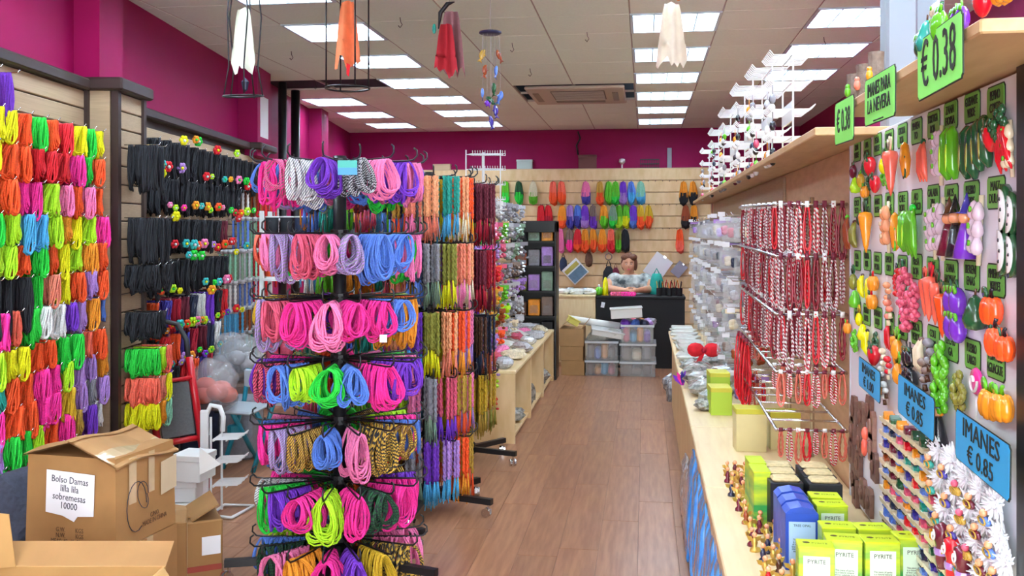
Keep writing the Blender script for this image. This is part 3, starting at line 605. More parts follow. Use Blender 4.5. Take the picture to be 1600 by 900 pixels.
def k_mush():
    b = MB()
    for x, z, s_ in ((-0.012, 0.012, 1), (0.014, -0.004, 0.85), (-0.004, -0.03, 0.8)): b.ball((x, -0.018, z), (0.02 * s_, 0.014 * s_, 0.012 * s_), 9, 5)
    s = MB()
    for x, z in ((-0.012, 0.0), (0.014, -0.016), (-0.004, -0.042)): s.tube([(x, -0.016, z), (x, -0.014, z - 0.016)], [0.006, 0.008], 6)
    return [('caps', b), ('stalks', s)]
KINDS_ = {n[2:]: [(pn, b.mesh(pn, 1)) for pn, b in f()] for n, f in list(globals().items()) if n.startswith('k_')}
GR = 'leaf'
COLS = dict(pepper=['red', 'leaf', 'green'], carrot=['orange', 'green'], chili=['coral', 'darkgreen'], garlic=['garlic', 'cream', 'leaf'], cucumber=['darkgreen', 'olive'], melon=['darkgreen', 'white', 'black'], eggplant=['purple', 'leaf', 'darkgreen'], pumpkin=['orange', 'black', 'darkgreen'],
            berry=['red', 'darkgreen'], lettuce=['leaf', 'lime'], grapes=['rose', 'darkgreen'], corn=['yellow', 'leaf'], lolly=['magenta', 'white', 'white'], banana=['yellow', 'brown'], witch=['purple', 'peach', 'indigo', 'amber'], pear=['darkgreen', 'brown'], pine=['amber', 'darkgreen'], mush=['cream', 'taupe'])
KW = dict(pepper='bell pepper', carrot='carrot', chili='chili bunch', garlic='garlic braid', cucumber='cucumber pair', melon='melon slice', eggplant='eggplant pair', pumpkin='pumpkin', berry='strawberry', lettuce='lettuce', grapes='grape bunch', corn='corn cob', lolly='lollipop', banana='banana bunch', witch='witch doll', pear='pear', pine='pineapple', mush='mushroom cluster')
PLACED = []
def magnet(kind, px, py, s=1.0, cols=None, X=None, where=None, off=0.0, sy=1.0):
    X = XB - 0.001 - off if X is None else X; cl = cols or COLS[kind]; p = at_X(px, py, X); base = '%s %s magnet' % (word(cl[0]), KW[kind])
    near = where or nearest_card(p)
    n = sum(1 for b in PLACED if b == (base, near)); PLACED.append((base, near))
    lab = 'glossy %s %s' % (base, near) + ('' if n == 0 else ', %s of those' % ORD[n])
    t = thing(kind_name(kind), lab, 'magnet', p, group='painted food magnets', rot=M_AISLE)
    t.rotation_euler.rotate_axis('Y', R.uniform(-0.15, 0.15)); t.scale = (s, s, s * sy)
    for i, (pn, me) in enumerate(KINDS_[kind]): inst(me, pn, gloss(cl[min(i, len(cl) - 1)]), t)
    return t
def kind_name(k): return KW[k].replace(' ', '_') + '_magnet'
def nearest_card(p):
    bi = min(((abs(YC[c] - p.y) + abs(ROWZ[r] - p.z - 0.06), r, c) for r in range(4) for c in range(12)))
    return 'under the card %s' % NAMES[bi[1]][bi[2]].replace('\n', ' ').title()
for a in [('pepper', 1340, 268, .9, ['maroon', 'darkgreen', 'darkgreen']), ('pepper', 1352, 282, .9, ['mustard', 'darkgreen', 'leaf']), ('pepper', 1361, 262, 1, ['darkgreen', 'darkgreen', 'leaf']), ('berry', 1369, 260, 1.25), ('berry', 1376, 288, 1.1), ('pear', 1343, 290, .9, ['lime', 'brown']), ('pumpkin', 1358, 300, .8, ['amber', 'darkgreen', 'leaf']), ('lettuce', 1364, 283, .8, ['darkgreen', 'leaf']),
          ('pine', 1389, 254, 1.0, ['yellow', 'darkgreen']), ('lettuce', 1385, 277, .7), ('lettuce', 1392, 282, .7), ('carrot', 1404, 265, 1.5, ['coral', 'cream']), ('corn', 1424, 250, 1.2, ['amber', 'darkgreen']), ('chili', 1451, 250, 1.1), ('garlic', 1475, 243, 1.15), ('cucumber', 1497, 240, 1.3, ['leaf', 'lime']),
          ('cucumber', 1529, 238, 1.25), ('cucumber', 1548, 224, 1.2), ('berry', 1565, 215, 1.2), ('lettuce', 1574, 200, 1.2, ['darkgreen', 'red']), ('chili', 1580, 225, 1.1, ['red', 'darkgreen']), ('garlic', 1584, 232, 0.9, ['cream', 'cream', 'leaf']),
          ('chili', 1331, 362, 1.2, ['rust', 'leaf']), ('banana', 1341, 366, 1.1, ['olive', 'brown']), ('pepper', 1350, 343, .8, ['darkgreen', 'darkgreen', 'leaf']), ('carrot', 1364, 358, 1.5, ['amber', 'darkgreen']), ('garlic', 1392, 355, 1.2, ['peach', 'cream', 'cream']), ('corn', 1409, 362, 1.3, ['amber', 'leaf']), ('cucumber', 1425, 362, 1.2, ['leaf', 'lime']), ('chili', 1436, 360, 1.4, ['leaf', 'green']),
          ('garlic', 1464, 362, 1.1), ('garlic', 1478, 358, 1.2), ('witch', 1496, 360, 1.15, ['maroon', 'peach', 'brown', 'amber']), ('witch', 1509, 360, 1.2, ['black', 'peach', 'black', 'amber']), ('witch', 1524, 360, 1.2), ('garlic', 1536, 360, 1.2), ('melon', 1574, 328, 1.25), ('melon', 1572, 392, 1.25), ('melon', 1585, 335, 1.1), ('melon', 1585, 398, 1.1),
          ('pine', 1341, 436, 1.1, ['olive', 'darkgreen']), ('pear', 1343, 468, 1, ['leaf', 'brown']), ('banana', 1352, 446, .9), ('pumpkin', 1373, 443, 1, ['amber', 'red', 'darkgreen']), ('pumpkin', 1371, 472, 1, ['amber', 'red', 'darkgreen']), ('corn', 1362, 453, .9, ['yellow', 'yellow']), ('pine', 1349, 495, .9, ['yellow', 'mustard']), ('mush', 1395, 452, 1, ['peach', 'taupe']), ('mush', 1397, 480, 1.1, ['salmon', 'cream']),
          ('grapes', 1425, 447, 1.4), ('grapes', 1430, 485, 1.4), ('grapes', 1412, 440, 1.0, ['red', 'black']), ('grapes', 1440, 470, 1.2, ['rose', 'rose']), ('carrot', 1456, 460, 1.1, ['coral', 'coral']), ('carrot', 1466, 462, 1.3, ['coral', 'red']), ('carrot', 1475, 470, 1.2, ['coral', 'darkgreen']), ('carrot', 1484, 488, 1.2, ['orange', 'darkgreen']), ('eggplant', 1506, 462, 1.35), ('eggplant', 1507, 502, 1.35), ('pear', 1539, 490, 1.25), ('pumpkin', 1566, 486, 1.25), ('pumpkin', 1574, 535, 1.25), ('pumpkin', 1585, 545, 1.1),
          ('pumpkin', 1330, 513, .8, ['amber', 'orange', 'leaf']), ('lettuce', 1341, 533, 1), ('pear', 1355, 520, .9, ['yellow', 'brown']), ('banana', 1360, 535, 1, ['yellow', 'black']), ('lettuce', 1373, 534, .8, ['darkgreen', 'leaf']), ('berry', 1376, 556, 1.3), ('chili', 1393, 525, .8, ['red', 'darkgreen']), ('mush', 1388, 555, 1.0, ['cream', 'cream']), ('mush', 1396, 568, 1, ['red', 'cream']), ('pine', 1412, 540, 1.2, ['amber', 'leaf']), ('pine', 1414, 578, 1.2, ['amber', 'leaf']), ('carrot', 1407, 545, 1, ['amber', 'darkgreen']),
          ('eggplant', 1430, 552, 1.1, ['black', 'darkgreen', 'black']), ('eggplant', 1432, 585, 1.2, ['black', 'black', 'black']), ('banana', 1447, 556, 1.1, ['cream', 'taupe']), ('mush', 1456, 575, 1.2, ['taupe', 'brown']), ('mush', 1464, 545, 1.2, ['grey', 'brown']), ('lettuce', 1481, 570, 1.45), ('lettuce', 1480, 612, 1.45), ('lettuce', 1508, 612, 1.2, ['olive', 'leaf']), ('lolly', 1534, 612, 1.3), ('pineapple' if 0 else 'pumpkin', 1565, 632, 1.3, ['amber', 'leaf', 'leaf']), ('pumpkin', 1583, 638, 1.2, ['amber', 'leaf', 'leaf']), ('witch', 1478, 660, 1.1, ['black', 'peach', 'indigo', 'amber']), ('mush', 1384, 582, .9, ['white', 'taupe']), ('corn', 1379, 602, .9, ['amber', 'red']), ('mush', 1390, 607, 1, ['white', 'brown']), ('witch', 1470, 640, 0.9, ['cream', 'peach', 'black', 'amber'])]:
    kind, px, py, s = a[:4]; magnet(kind, px, py, s * 0.80, a[4] if len(a) > 4 else None)
# ---- little souvenir boat magnets in rows below
SV = MB(); SV.prism([(-0.026, -0.006), (0.022, -0.008), (0.03, 0.004), (-0.03, 0.004)], 0, -0.026); SVh = SV.mesh('hull', 1, False)
SVb = MB().prism([(-0.016, 0.002), (-0.004, 0.002), (-0.004, 0.016), (-0.01, 0.021), (-0.016, 0.016)], 0, -0.02).prism([(-0.002, 0.002), (0.014, 0.002), (0.014, 0.011), (0.006, 0.018), (-0.002, 0.011)], 0, -0.024).ball((0.017, -0.016, 0.009), (0.005, 0.005, 0.008), 6, 4).mesh('figure', 1, False); SVd = MB().ball((0.002, -0.02, -0.010), (0.014, 0.007, 0.007), 7, 4).ball((-0.012, -0.015, -0.009), (0.007, 0.006, 0.006), 6, 4).mesh('keel_figure', 1)
kk = 0
for r_ in range(10):
    for c_ in range(9):
        y = 2.19 + 0.072 * c_; z = 1.03 - 0.038 * r_ - 0.0
        p = Vector((XB - 0.001, y + R.uniform(-0.006, 0.006), z + R.uniform(-0.004, 0.004)))
        if y < 2.33 and r_ < 4: continue
        c1 = R.choice('red rose navy blue darkgreen rust maroon indigo amber teal'.split()); c2 = R.choice('navy black blue brown'.split())
        t = thing('souvenir_magnet', 'tiny %s and %s boat magnet, %s row below the cards, %s from camera' % (word(c1), word(c2), ORD[r_], ORD[c_]), 'magnet', p, rot=M_AISLE, group='souvenir boat magnets')
        t.scale = (1.25, 1.2, 1.05)
        inst(SVh, 'hull', gloss('cream'), t); inst(SVb, 'figure', gloss(c1), t); inst(SVd, 'keel_figure', gloss(c2), t)
# ---- fluffy angel magnets near the camera
def fluff(seed):
    q = random.Random(seed); m = MB()
    for k in range(150):
        v = Vector((q.gauss(0, 1), q.gauss(0, 1), q.gauss(0, 1))).normalized(); v.y = -abs(v.y) * 0.7; L_ = 0.04 * q.uniform(0.7, 1.15)
        m.tube([(0, -0.012, 0), v * L_ * 0.55 + Vector((0, -0.012, 0)), v * L_ + Vector((q.uniform(-.006, .006), -0.012, q.uniform(-.006, .006)))], [0.006, 0.0045, 0.001], 3)
    return m.mesh('feathers', 1)
FL = [fluff(i) for i in range(3)]; FEA = mat('feather', '#f2f5f8', 0.9)
ANB = MB().ball((0, -0.036, -0.030), (0.026, 0.008, 0.010), 8, 6).mesh('body', 1); ANH = MB().ball((0.004, -0.04, -0.014), 0.008, 8, 5).mesh('head', 1); ANG = MB().tube([(0.02 * math.cos(t / 8 * pi * 2), -0.042, -0.03 + 0.007 * math.sin(t / 8 * pi * 2)) for t in range(8)], 0.002, 5, True).mesh('garland', 1)
for k, (px, py) in enumerate([(1478, 705), (1500, 720), (1522, 745), (1545, 765), (1570, 790), (1480, 745), (1505, 765), (1530, 790), (1555, 812), (1578, 840), (1490, 795), (1515, 815), (1540, 845), (1563, 868), (1500, 838), (1525, 868), (1585, 880), (1548, 895)]):
    c1, c2 = [('teal', 'peach'), ('indigo', 'peach'), ('gold', 'rose'), ('maroon', 'peach'), ('blue', 'peach')][k % 5]
    t = thing('angel_magnet', 'white fluffy feather magnet with %s figure, %s below the large blue price card' % (c1, ORD[k]), 'magnet', at_X(px, py, XB - 0.004), rot=M_AISLE, group='feathered figure magnets')
    inst(FL[k % 3], 'feathers', FEA, t); inst(ANB, 'body', gloss(c1), t); inst(ANH, 'head', gloss(c2), t); inst(ANG, 'garland', gloss('gold'), t)
# ---- swirl-headed dolls at the bottom edge
for k, (px, py, c) in enumerate([(1480, 852, 'maroon'), (1497, 874, 'red'), (1514, 888, 'maroon')]):
    t = thing('snail_doll_magnet', '%s swirl faced doll magnet below the souvenir boats, %s from the boxes' % (c, ORD[k]), 'magnet', at_X(px, py, XB - 0.03), rot=M_AISLE, group='swirl faced dolls')
    ob('body', MB().lathe([(0.012, -0.05), (0.016, -0.03), (0.014, 0.0), (0.02, 0.02), (0.018, 0.04), (0.002, 0.05)], (0, -0.01, 0), 10), gloss(c), t, smooth=True)
    ob('swirl', MB().tube([((0.002 + 0.0016 * q) * math.cos(q), -0.03, 0.022 + (0.002 + 0.0016 * q) * math.sin(q)) for q in [0.5 * i for i in range(16)]], 0.0022, 5), gloss('white'), t, smooth=True); ob('belly_band', MB().lathe([(0.017, -0.02), (0.0178, -0.012), (0.0165, -0.006)], (0, -0.01, 0), 10), gloss('lilac'), t)
# ---- dark carved plaques at the far lower corner of the board
PLQ = MB().prism([(-0.03, -0.04), (0.03, -0.042), (0.032, 0.03), (0.02, 0.045), (-0.022, 0.043), (-0.033, 0.02)], 0, -0.012).ball((0, -0.014, 0.0), (0.018, 0.006, 0.022), 8, 5).mesh('plaque', 1, False)
for k, (px, py) in enumerate([(1338, 640), (1350, 650), (1336, 672), (1348, 690), (1334, 705), (1345, 725), (1338, 745), (1352, 770), (1362, 640), (1366, 665), (1366, 700), (1340, 770), (1362, 785), (1370, 730)]):
    o = inst(PLQ, 'carved_plaque', mat('plaque_a', '#7a5648', 0.5, var=0.5, scale=60, rand=0.2) if k < 9 or k > 10 else mat('plaque_b', '#a07868', 0.5, var=0.4, scale=60), None, at_X(px, py, XB - 0.001), M_AISLE, 1.0); tag(o, 'dark brown carved plaque at the far low corner of the magnet board, %s down' % ORD[k], 'plaque', 'carved plaques')
o = ob('red_doll_magnet', MB().ball((0, -0.01, 0.02), (0.016, 0.012, 0.022), 9, 6).ball((0, -0.012, -0.02), (0.014, 0.011, 0.03), 9, 6), gloss('coral'), None, at_X(1357, 688, XB - 0.001), M_AISLE, True); tag(o, 'scarlet doll magnet alone among the brown plaques', 'magnet')
# ---- shelves on top of the partition
SHELF = mat('shelf_wood', '#d2ae7e', 0.45, stretch=(4, 0.8, 4), scale=6, col2='#c39a68')
for nm, y0, y1, lab in (('wall_shelf', 1.53, 2.62, 'light wood shelf above the magnet board with green price cards'), ('wall_shelf', 2.95, 10.3, 'long light wood shelf above the necklace racks')):
    o = ob(nm, MB().bbox((0.50, y0, 1.847 if y0 < 2 else 1.832), (XW + 0.2, y1, 1.870 if y0 < 2 else 1.857), 0.003), SHELF); tag(o, lab, 'shelf')
for x, y, h in ((0.85, 3.4, CEIL), (0.98, 3.55, CEIL)):
    o = ob('steel_post', MB().bbox((x - 0.05, y - 0.05, 0), (x + 0.05, y + 0.05, h), 0.008), mat('steel_grey', '#8c949c', 0.4, metal=0.3)); tag(o, 'grey steel upright behind the shelf, %s the camera' % ('farther from' if x < 0.9 else 'closer to'), 'post')
# fruit figurines on the near shelf
def shelf_fruit(kind, px, y, s, cols, lab, x=0.58):
    d = 0; u = (px - 800) / F; Y = x * (u * sa + ca) / (u * ca - sa)
    t = thing(KW[kind].replace(' ', '_'), lab, 'figurine', (x, Y, 1.870), rot=M_AISLE, group='glossy fruit figurines on the near shelf'); t.scale = (s,) * 3
    low = min(v.co.z for _, me in KINDS_[kind] for v in me.vertices); t.location.z = 1.870 - low * s; 
    for i, (pn, me) in enumerate(KINDS_[kind]): inst(me, pn, gloss(cols[min(i, len(cols) - 1)]), t)
for a in [('eggplant', 1452, 0, .7, ['darkgreen', 'leaf', 'leaf'], 'dark green vegetable figurine by the grey upright'), ('pear', 1462, 0, .8, ['teal', 'brown'], 'teal pear figurine behind the large euro card'), ('garlic', 1470, 0, .6, ['cream', 'lilac', 'leaf'], 'cream garlic figurine behind the large euro card'), ('pepper', 1485, 0, .9, ['leaf', 'darkgreen', 'leaf'], 'leaf green pepper figurine above the large euro card'),
          ('eggplant', 1512, 0, .7, ['purple', 'leaf', 'leaf'], 'purple eggplant figurine next to the strawberry'), ('berry', 1551, 0, .8, ['red', 'leaf'], 'red strawberry figurine at the shelf end'), ('pumpkin', 1585, 0, .8, ['amber', 'leaf', 'leaf'], 'amber pumpkin figurine at the shelf end')]: shelf_fruit(*a, x=0.518)
# log ornaments
BARK = mat('bark', '#85766a', 0.9, var=0.6, scale=60, bump=0.6)
for k, (px, h, r) in enumerate([(1322, 0.085, 0.02), (1348, 0.095, 0.016), (1369, 0.10, 0.018)]):
    u = (px - 800) / F; x = 0.54; Y = x * (u * sa + ca) / (u * ca - sa); Y = min(Y, 2.595)
    t = thing('log_ornament', 'small bark log ornament with painted bird on the shelf end, %s from the far end' % ORD[k], 'ornament', (x, Y, 1.870), group='bark log ornaments')
    ob('log', MB().lathe([(r * 1.05, 0), (r, h * 0.2), (r * 1.08, h * 0.5), (r * 0.95, h * 0.8), (r * 1.05, h), (r * 0.7, h * 0.985)], n=11), BARK, t); ob('bird', MB().ball((-r, -0.012, h * 0.45), (0.009, 0.009, 0.014), 7, 5).ball((-r, -0.012, h * 0.45 + 0.014), 0.007, 7, 5), gloss(['leaf', 'salmon', 'amber'][k]), t, smooth=True)
# ---- white wire stands on the long shelf, hung with trinkets
def wire_stand(h, w_, tiers, prongs, seed):
    q = random.Random(seed); m = MB()
    for y in (-w_ / 2, w_ / 2): m.tube([(0, y, 0), (0, y, h)], 0.004, 5)
    for k in range(tiers):
        z = h * (k + 0.7) / tiers; m.tube([(0, -w_ / 2, z), (0, w_ / 2, z)], 0.0035, 5)
        for j in range(prongs):
            y = -w_ / 2 + w_ * (j + 0.5) / prongs
            for s_ in (-1, 1): m.tube([(0, y, z), (0.075 * s_, y, z), (0.092 * s_, y, z + 0.02)], 0.003, 4)
    for x in (-0.06, 0.06): m.tube([(x, -w_ / 2, 0.004), (x, w_ / 2, 0.004)], 0.004, 5)
    for y in (-w_ / 2, w_ / 2): m.tube([(-0.06, y, 0.004), (0.06, y, 0.004)], 0.004, 5)
    return m
WS = [(4.2, 0.45, 0.3, 4), (4.9, 0.5, 0.4, 5), (5.75, 0.54, 0.45, 5), (6.7, 0.52, 0.5, 5), (7.8, 0.5, 0.5, 5), (9.0, 0.45, 0.5, 4)]
TRK = MB(); TRK.tube([(0, 0, 0.005), (0, 0, -0.03)], 0.0016, 4); TRK.ball((0, 0, -0.045), (0.012, 0.014, 0.018), 7, 5); TRK.mi = 1; TRK.ball((0, 0.004, -0.075), (0.012, 0.014, 0.016), 7, 5); TRK = TRK.mesh('trinket', 2)
for k, (Y, h, w_, tn) in enumerate(WS):
    t = thing('wire_stand', 'white wire trinket stand on the long shelf, %s from the camera' % ORD[k], 'wire stand', (0.60, Y, 1.857), group='white wire stands on the long shelf')
    ob('wire_frame', wire_stand(h, w_, tn, 9, k), WHITEW, t)
    ob('price_header', MB().box((-0.004, -w_ / 2, h * 0.32), (0.004, w_ / 2, h * 0.5)), WHITEW, t)
    n = 0
    for j in range(tn):
        for y in range(5):
            if (j * 5 + y * 3 + k * 2) % 5 < 2 or j > tn - 2 or R.random() < 0.35: continue
            z = h * (j + 0.7) / tn; c1 = R.choice('navy black black white rose white grey amber silver leaf'.split()); c2 = R.choice('black white maroon white grey'.split())
            o = inst(TRK, 'hanging_trinket', [gloss(c1), gloss(c2)], None, (0.60 - 0.07, Y - w_ / 2 + w_ * (y + 0.5) / 5, 1.857 + z - 0.006), (0, 0, R.uniform(-.5, .5)), 1.2)
            tag(o, '%s and %s trinket on the %s white wire stand, tier %s up, %s along' % (word(c1), word(c2), ORD[k], ORD[j], ORD[y]), 'trinket', 'trinkets on the white wire stands'); n += 1
# ---- necklace rack: five tiers of chrome ladders
NZ = [1.64, 1.46, 1.26, 1.06, 0.86]; NY0, NY1, NX0, NX1 = 3.42, 4.72, 0.45, 0.685
nr = thing('necklace_rack', 'chrome wire rack of red and white necklaces standing on the counter', 'display rack', (0, 0, 0))
m = MB()
for x in (NX0 + 0.11,):
    for y in (3.9, 4.5): m.tube([(x + 0.09, y, ZC), (x + 0.09, y, 1.68)], 0.009, 7)
ob('upright', m, CHROME, nr, smooth=True)
for ti, z in enumerate(NZ):
    m = MB()
    for x in (NX0, NX1): m.tube([(x, NY0, z), (x, NY1, z + 0.02)], 0.006, 6)
    o = ob('side_rail', m, CHROME, nr, smooth=True)
    for k in range(9): ob('rung', MB().tube([(NX0, NY0 + (NY1 - NY0) * k / 8, z + 0.02 * k / 8), (NX1, NY0 + (NY1 - NY0) * k / 8, z + 0.02 * k / 8)], 0.005, 6), CHROME, nr, smooth=True)
def neck_mesh(seed, w_, h):
    q = random.Random(seed); m = MB()
    for s_ in range(2):
        seg = 30; pts = []
        for k in range(seg):
            t = 2 * pi * k / seg; u = (1 - math.cos(t)) / 2; pts.append((w_ / 2 * math.sin(t) * (0.5 + 0.5 * u) * (1 - 0.25 * s_), 0.006 * s_ + q.uniform(-.002, .002), -h * (1 - 0.1 * s_) * u))
        m.tube(pts, [0.0027 + 0.0021 * (k % 2) for k in range(seg)], 4, True)
    m.mi = 1; m.box((-0.007, -0.004, -0.016), (0.007, 0.0, 0.008)); return m.mesh('necklace', 2)
NK = [neck_mesh(i, 0.018 + 0.005 * i, 0.165 + 0.012 * i) for i in range(4)]
NMAT = {'red and white': mat('bead_rw', '#c81830', 0.2, coat=0.5, stripe=40, col2='#e8dcd8'), 'scarlet': gloss('red'), 'dark red': mat('gl_dred', '#8a1024', 0.25, coat=0.4), 'coral': mat('gl_coral', '#d8705c', 0.25, coat=0.4), 'silver and red': mat('bead_sr', '#d8d0d0', 0.15, coat=0.5, stripe=46, col2='#8c2434')}
nn = list(NMAT)
for ti, z in enumerate(NZ):
    for k in range(9):
        if ti == 3 and k in (2, 3, 4, 5): continue
        if ti == 4 and k in (1, 2, 3, 4, 5): continue
        for j in range(8 if k < 3 else 3):
            x = NX0 + 0.015 + (NX1 - NX0 - 0.03) * j / 7.0; y = NY0 + (NY1 - NY0) * k / 8
            c = nn[[4, 0, 1, 4, 4, 2, 0, 2, 4, 1, 2][(j * 3 + k * 2 + ti * 4) % 11]] if ti < 3 else nn[[3, 0, 3, 1, 0][(j + k) % 5]]
            if R.random() < 0.08 and k > 0: continue
            me = NK[(j + k + ti) % 4]
            o = inst(me, 'bead_necklace', [NMAT[c], plain('maroon' if (j + ti) % 3 else 'white')], None, (x, y - 0.004, z + 0.004 + 0.02 * k / 8), (0, 0, R.uniform(-0.35, 0.2)), (1, 1, R.uniform(0.9, 1.12) * (0.58 if ti > 2 else 1)))
            tag(o, '%s bead necklace, %s rack tier, %s rung, %s from the aisle' % (c, ORD[ti], ORD[k], ORD[j]), 'necklace', 'necklaces on the chrome rack')
NKL = neck_mesh(9, 0.05, 0.30)
for k in range(7):
    o = inst(NKL, 'long_bead_necklace', [NMAT['dark red' if k % 2 else 'scarlet'], plain('maroon')], None, (0.435 + 0.004 * (k % 2), 4.25 + 0.06 * k, 1.07), (0, 0, 0.3)); tag(o, 'long dark red bead necklace hanging over the yellow boxes, %s from the camera' % ORD[k], 'necklace', 'long red necklaces')
# ---- far peg panel: clear packets with white header cards
pp = thing('peg_panel', 'slotted peg panel crowded with clear packets beyond the red necklaces', 'display panel', (0, 0, 0))
for k in range(6): ob('slat', MB().bbox((XW - 0.016, 4.95, 0.70 + 0.19 * k), (XW - 0.001, 9.9, 0.70 + 0.19 * k + 0.17), 0.004), TAN, pp)
PEGR = MB().tube([(0, 0, 0), (-0.24, 0, 0), (-0.25, 0, 0.015)], 0.003, 5).mesh('peg', 1)
PKb = MB(); PKb.sheet(lambda u, v: ((v - .5) * 0.085, -0.006 * math.sin(pi * u) * math.sin(pi * v) - 0.002, -0.02 - 0.11 * u), 4, 4, 0.01); PKb = PKb.mesh('packet', 1)
PKh = MB().box((-0.042, -0.003, -0.03), (0.042, 0.004, 0.006)).mesh('header_card', 1, False); PKt = MB().box((-0.02, -0.268, 0.0), (0.02, -0.262, 0.026)).mesh('price_tab', 1, False)
PKc = MB()
for k in range(7): PKc.ball((R.uniform(-.028, .028), -0.006, R.uniform(-0.115, -0.045)), (0.015, 0.006, 0.018), 6, 4)
PKc = PKc.mesh('contents', 1)
for zi, z in enumerate([1.63, 1.46, 1.29, 1.13, 0.97, 0.81]):
    for k in range(15):
        y = 5.02 + 0.31 * k; inst(PEGR, 'peg', CHROME, pp, (XW - 0.016, y, z))
        c = R.choice('grey silver taupe grey silver rose lilac maroon rust sage cream navy'.split() if k < 6 else 'grey silver silver cream grey lilac taupe'.split())
        t = thing('clear_packet', 'clear packet of %s trinkets, %s peg row down, %s from the red necklaces' % (word(c), ORD[zi], ORD[k]), 'packet', (0.465 + R.uniform(0, 0.05), y + R.uniform(-.05, .05), z + R.uniform(-.02, .004)), R.uniform(-0.5, 0.6), 'packets on the far peg panel')
        inst(PKb, 'bag', GLASS, t, scale=(1.3, 1, 1)); inst(PKh, 'header_card', R.choice([PAPER, plain('grey'), plain(c), plain('taupe'), GLASS]), t, scale=(R.uniform(0.6, 1.2), 1, 0.7)); inst(PKc, 'contents', gloss(c), t, scale=(1.3, 1, 1))
        t2 = thing('clear_packet', 'inner clear packet of %s trinkets, %s peg row down, %s from the necklaces' % (word(c), ORD[zi], ORD[k]), 'packet', (0.575, y, z), R.uniform(-0.2, 0.2), 'packets on the far peg panel')
        inst(PKb, 'bag', GLASS, t2, scale=(1.2, 1, 1)); inst(PKh, 'header_card', plain(c), t2, scale=(1.2, 1, 1)); inst(PKc, 'contents', gloss(c), t2, scale=(1.2, 1, 1))
        R.random() < 0.4 and inst(PKt, 'price_tab', PAPER, pp, (XW - 0.016 - 0.25 + 0.0, y + 0.0, z), (0, 0, -pi / 2 + pi / 2), (1, 0.05, 1))
# ---- goods on the counter
def box_thing(name, lab, cat, X, Y, w_, dp, h, mm, rz=0.0, z=ZC, grp=None):
    t = thing(name, lab, cat, (X, Y, z), rz, grp); ob('carton', MB().bbox((-w_ / 2, -dp / 2, 0), (w_ / 2, dp / 2, h), 0.0015), mm, t); return t
GB = mat('box_green', '#2f9a4a', 0.35, col2='#d8e020', scale=6, stretch=(1, 1, 4)); YG = mat('box_lid', '#c8dc20', 0.35, var=0.2, scale=20); LBL = mat('box_label', '#d6ecd4', 0.5); BB = mat('box_blue', '#2c50b8', 0.35, var=0.2, scale=12); LBB = mat('label_blue', '#a8ccf0', 0.5)
SMALL = 'This piece of pyrite\nis a natural mineral\nof iron sulphide. It is\nknown for the golden\nshine of its cubes and\nwas struck for fire.'
def pyrite(px, py, X, lab, h=0.145, w_=0.082):
    p = at_X(px, py, X); t = box_thing('mineral_box', lab, 'box', X, p.y, w_, 0.06, h, GB, R.uniform(-0.06, 0.1), grp='boxed minerals on the counter')
    ob('lid', MB().bbox((-w_ / 2 - 0.0008, -0.0308, h - 0.004), (w_ / 2 + 0.0008, 0.0308, h + 0.001), 0.0015), YG, t)
    ob('front_label', MB().box((-w_ * 0.37, -0.0312, 0.008), (w_ * 0.37, -0.0302, h * 0.86)), LBL, t)
    text('PYRITE', 0.0145, INK, t, (0, -0.0316, h * 0.77), (pi / 2, 0, 0), sx=0.95, ext=0.0002); text(SMALL, 0.0062, INK, t, (0, -0.0316, h * 0.42), (pi / 2, 0, 0), sx=0.9, ext=0.0002)
    text('PYRITE', 0.012, mat('lid_ink', '#7a8a30', 0.5), t, (0.01, 0, h + 0.0014), (0, 0, 0), ext=0.0002); ob('picture', MB().ball((-0.02, 0.005, h + 0.001), (0.009, 0.007, 0.0012), 8, 4), mat('nugget', '#4a4020', 0.3, metal=0.4), t)
PY = [(0.40, 2.36, 'green and yellow pyrite box nearest the little figurines'), (0.475, 2.42, 'front pyrite box with full label facing the camera'), (0.56, 2.42, 'pyrite box beside the magnet board in the front row'), (0.48, 2.52, 'pyrite box standing second in line behind the front one'), (0.565, 2.52, 'pyrite box second in line beside the magnet board'), (0.645, 2.46, 'pyrite box tucked against the magnet board'), (0.50, 2.72, 'pyrite box right behind the blue mineral boxes'), (0.50, 2.80, 'pyrite box farthest behind the blue mineral boxes')]
def pyr(X, Y, lab): 
    u = 0; q = Vector((X, Y, 0)); xc = q.x * ca + q.y * sa; d = -q.x * sa + q.y * ca; pyrite(800 + F * xc / d, 700, X, lab)
for X, Y, lab in PY: pyr(X, Y, lab)
for k, (X, Y) in enumerate([(0.405, 2.62), (0.405, 2.70), (0.405, 2.78)]):
    t = box_thing('mineral_box', 'blue mineral box with pale printed label, %s in its line' % ORD[k], 'box', X, Y, 0.085, 0.06, 0.15, BB, 0.05, grp='blue mineral boxes')
    ob('front_label', MB().box((-0.034, -0.0312, 0.01), (0.034, -0.0302, 0.128)), LBB, t); text('TREE OPAL', 0.009, INK, t, (0, -0.0316, 0.118), (pi / 2, 0, 0), ext=0.0002); text(SMALL.replace('pyrite', 'stone'), 0.0068, INK, t, (0, -0.0316, 0.066), (pi / 2, 0, 0), sx=0.9, ext=0.0002)
    ob('arched_lid', MB().prism([(-0.042, 0), (0.042, 0), (0.03, 0.012), (0, 0.018), (-0.03, 0.012)], -0.03, 0.03), BB, t, (0, 0, 0.149))
for k in range(2):
    t = box_thing('mineral_box', 'tall green and yellow mineral box by the red pendants, %s of two' % ORD[k], 'box', 0.345, 3.0 + 0.11 * k, 0.05, 0.10, 0.165, GB, 0.05, grp='tall mineral boxes'); ob('lid', MB().bbox((-0.026, -0.051, 0.162), (0.026, 0.051, 0.167), 0.001), YG, t)
WCV = mat('tray_straw', '#d8c290', 0.7, var=0.4, scale=90)
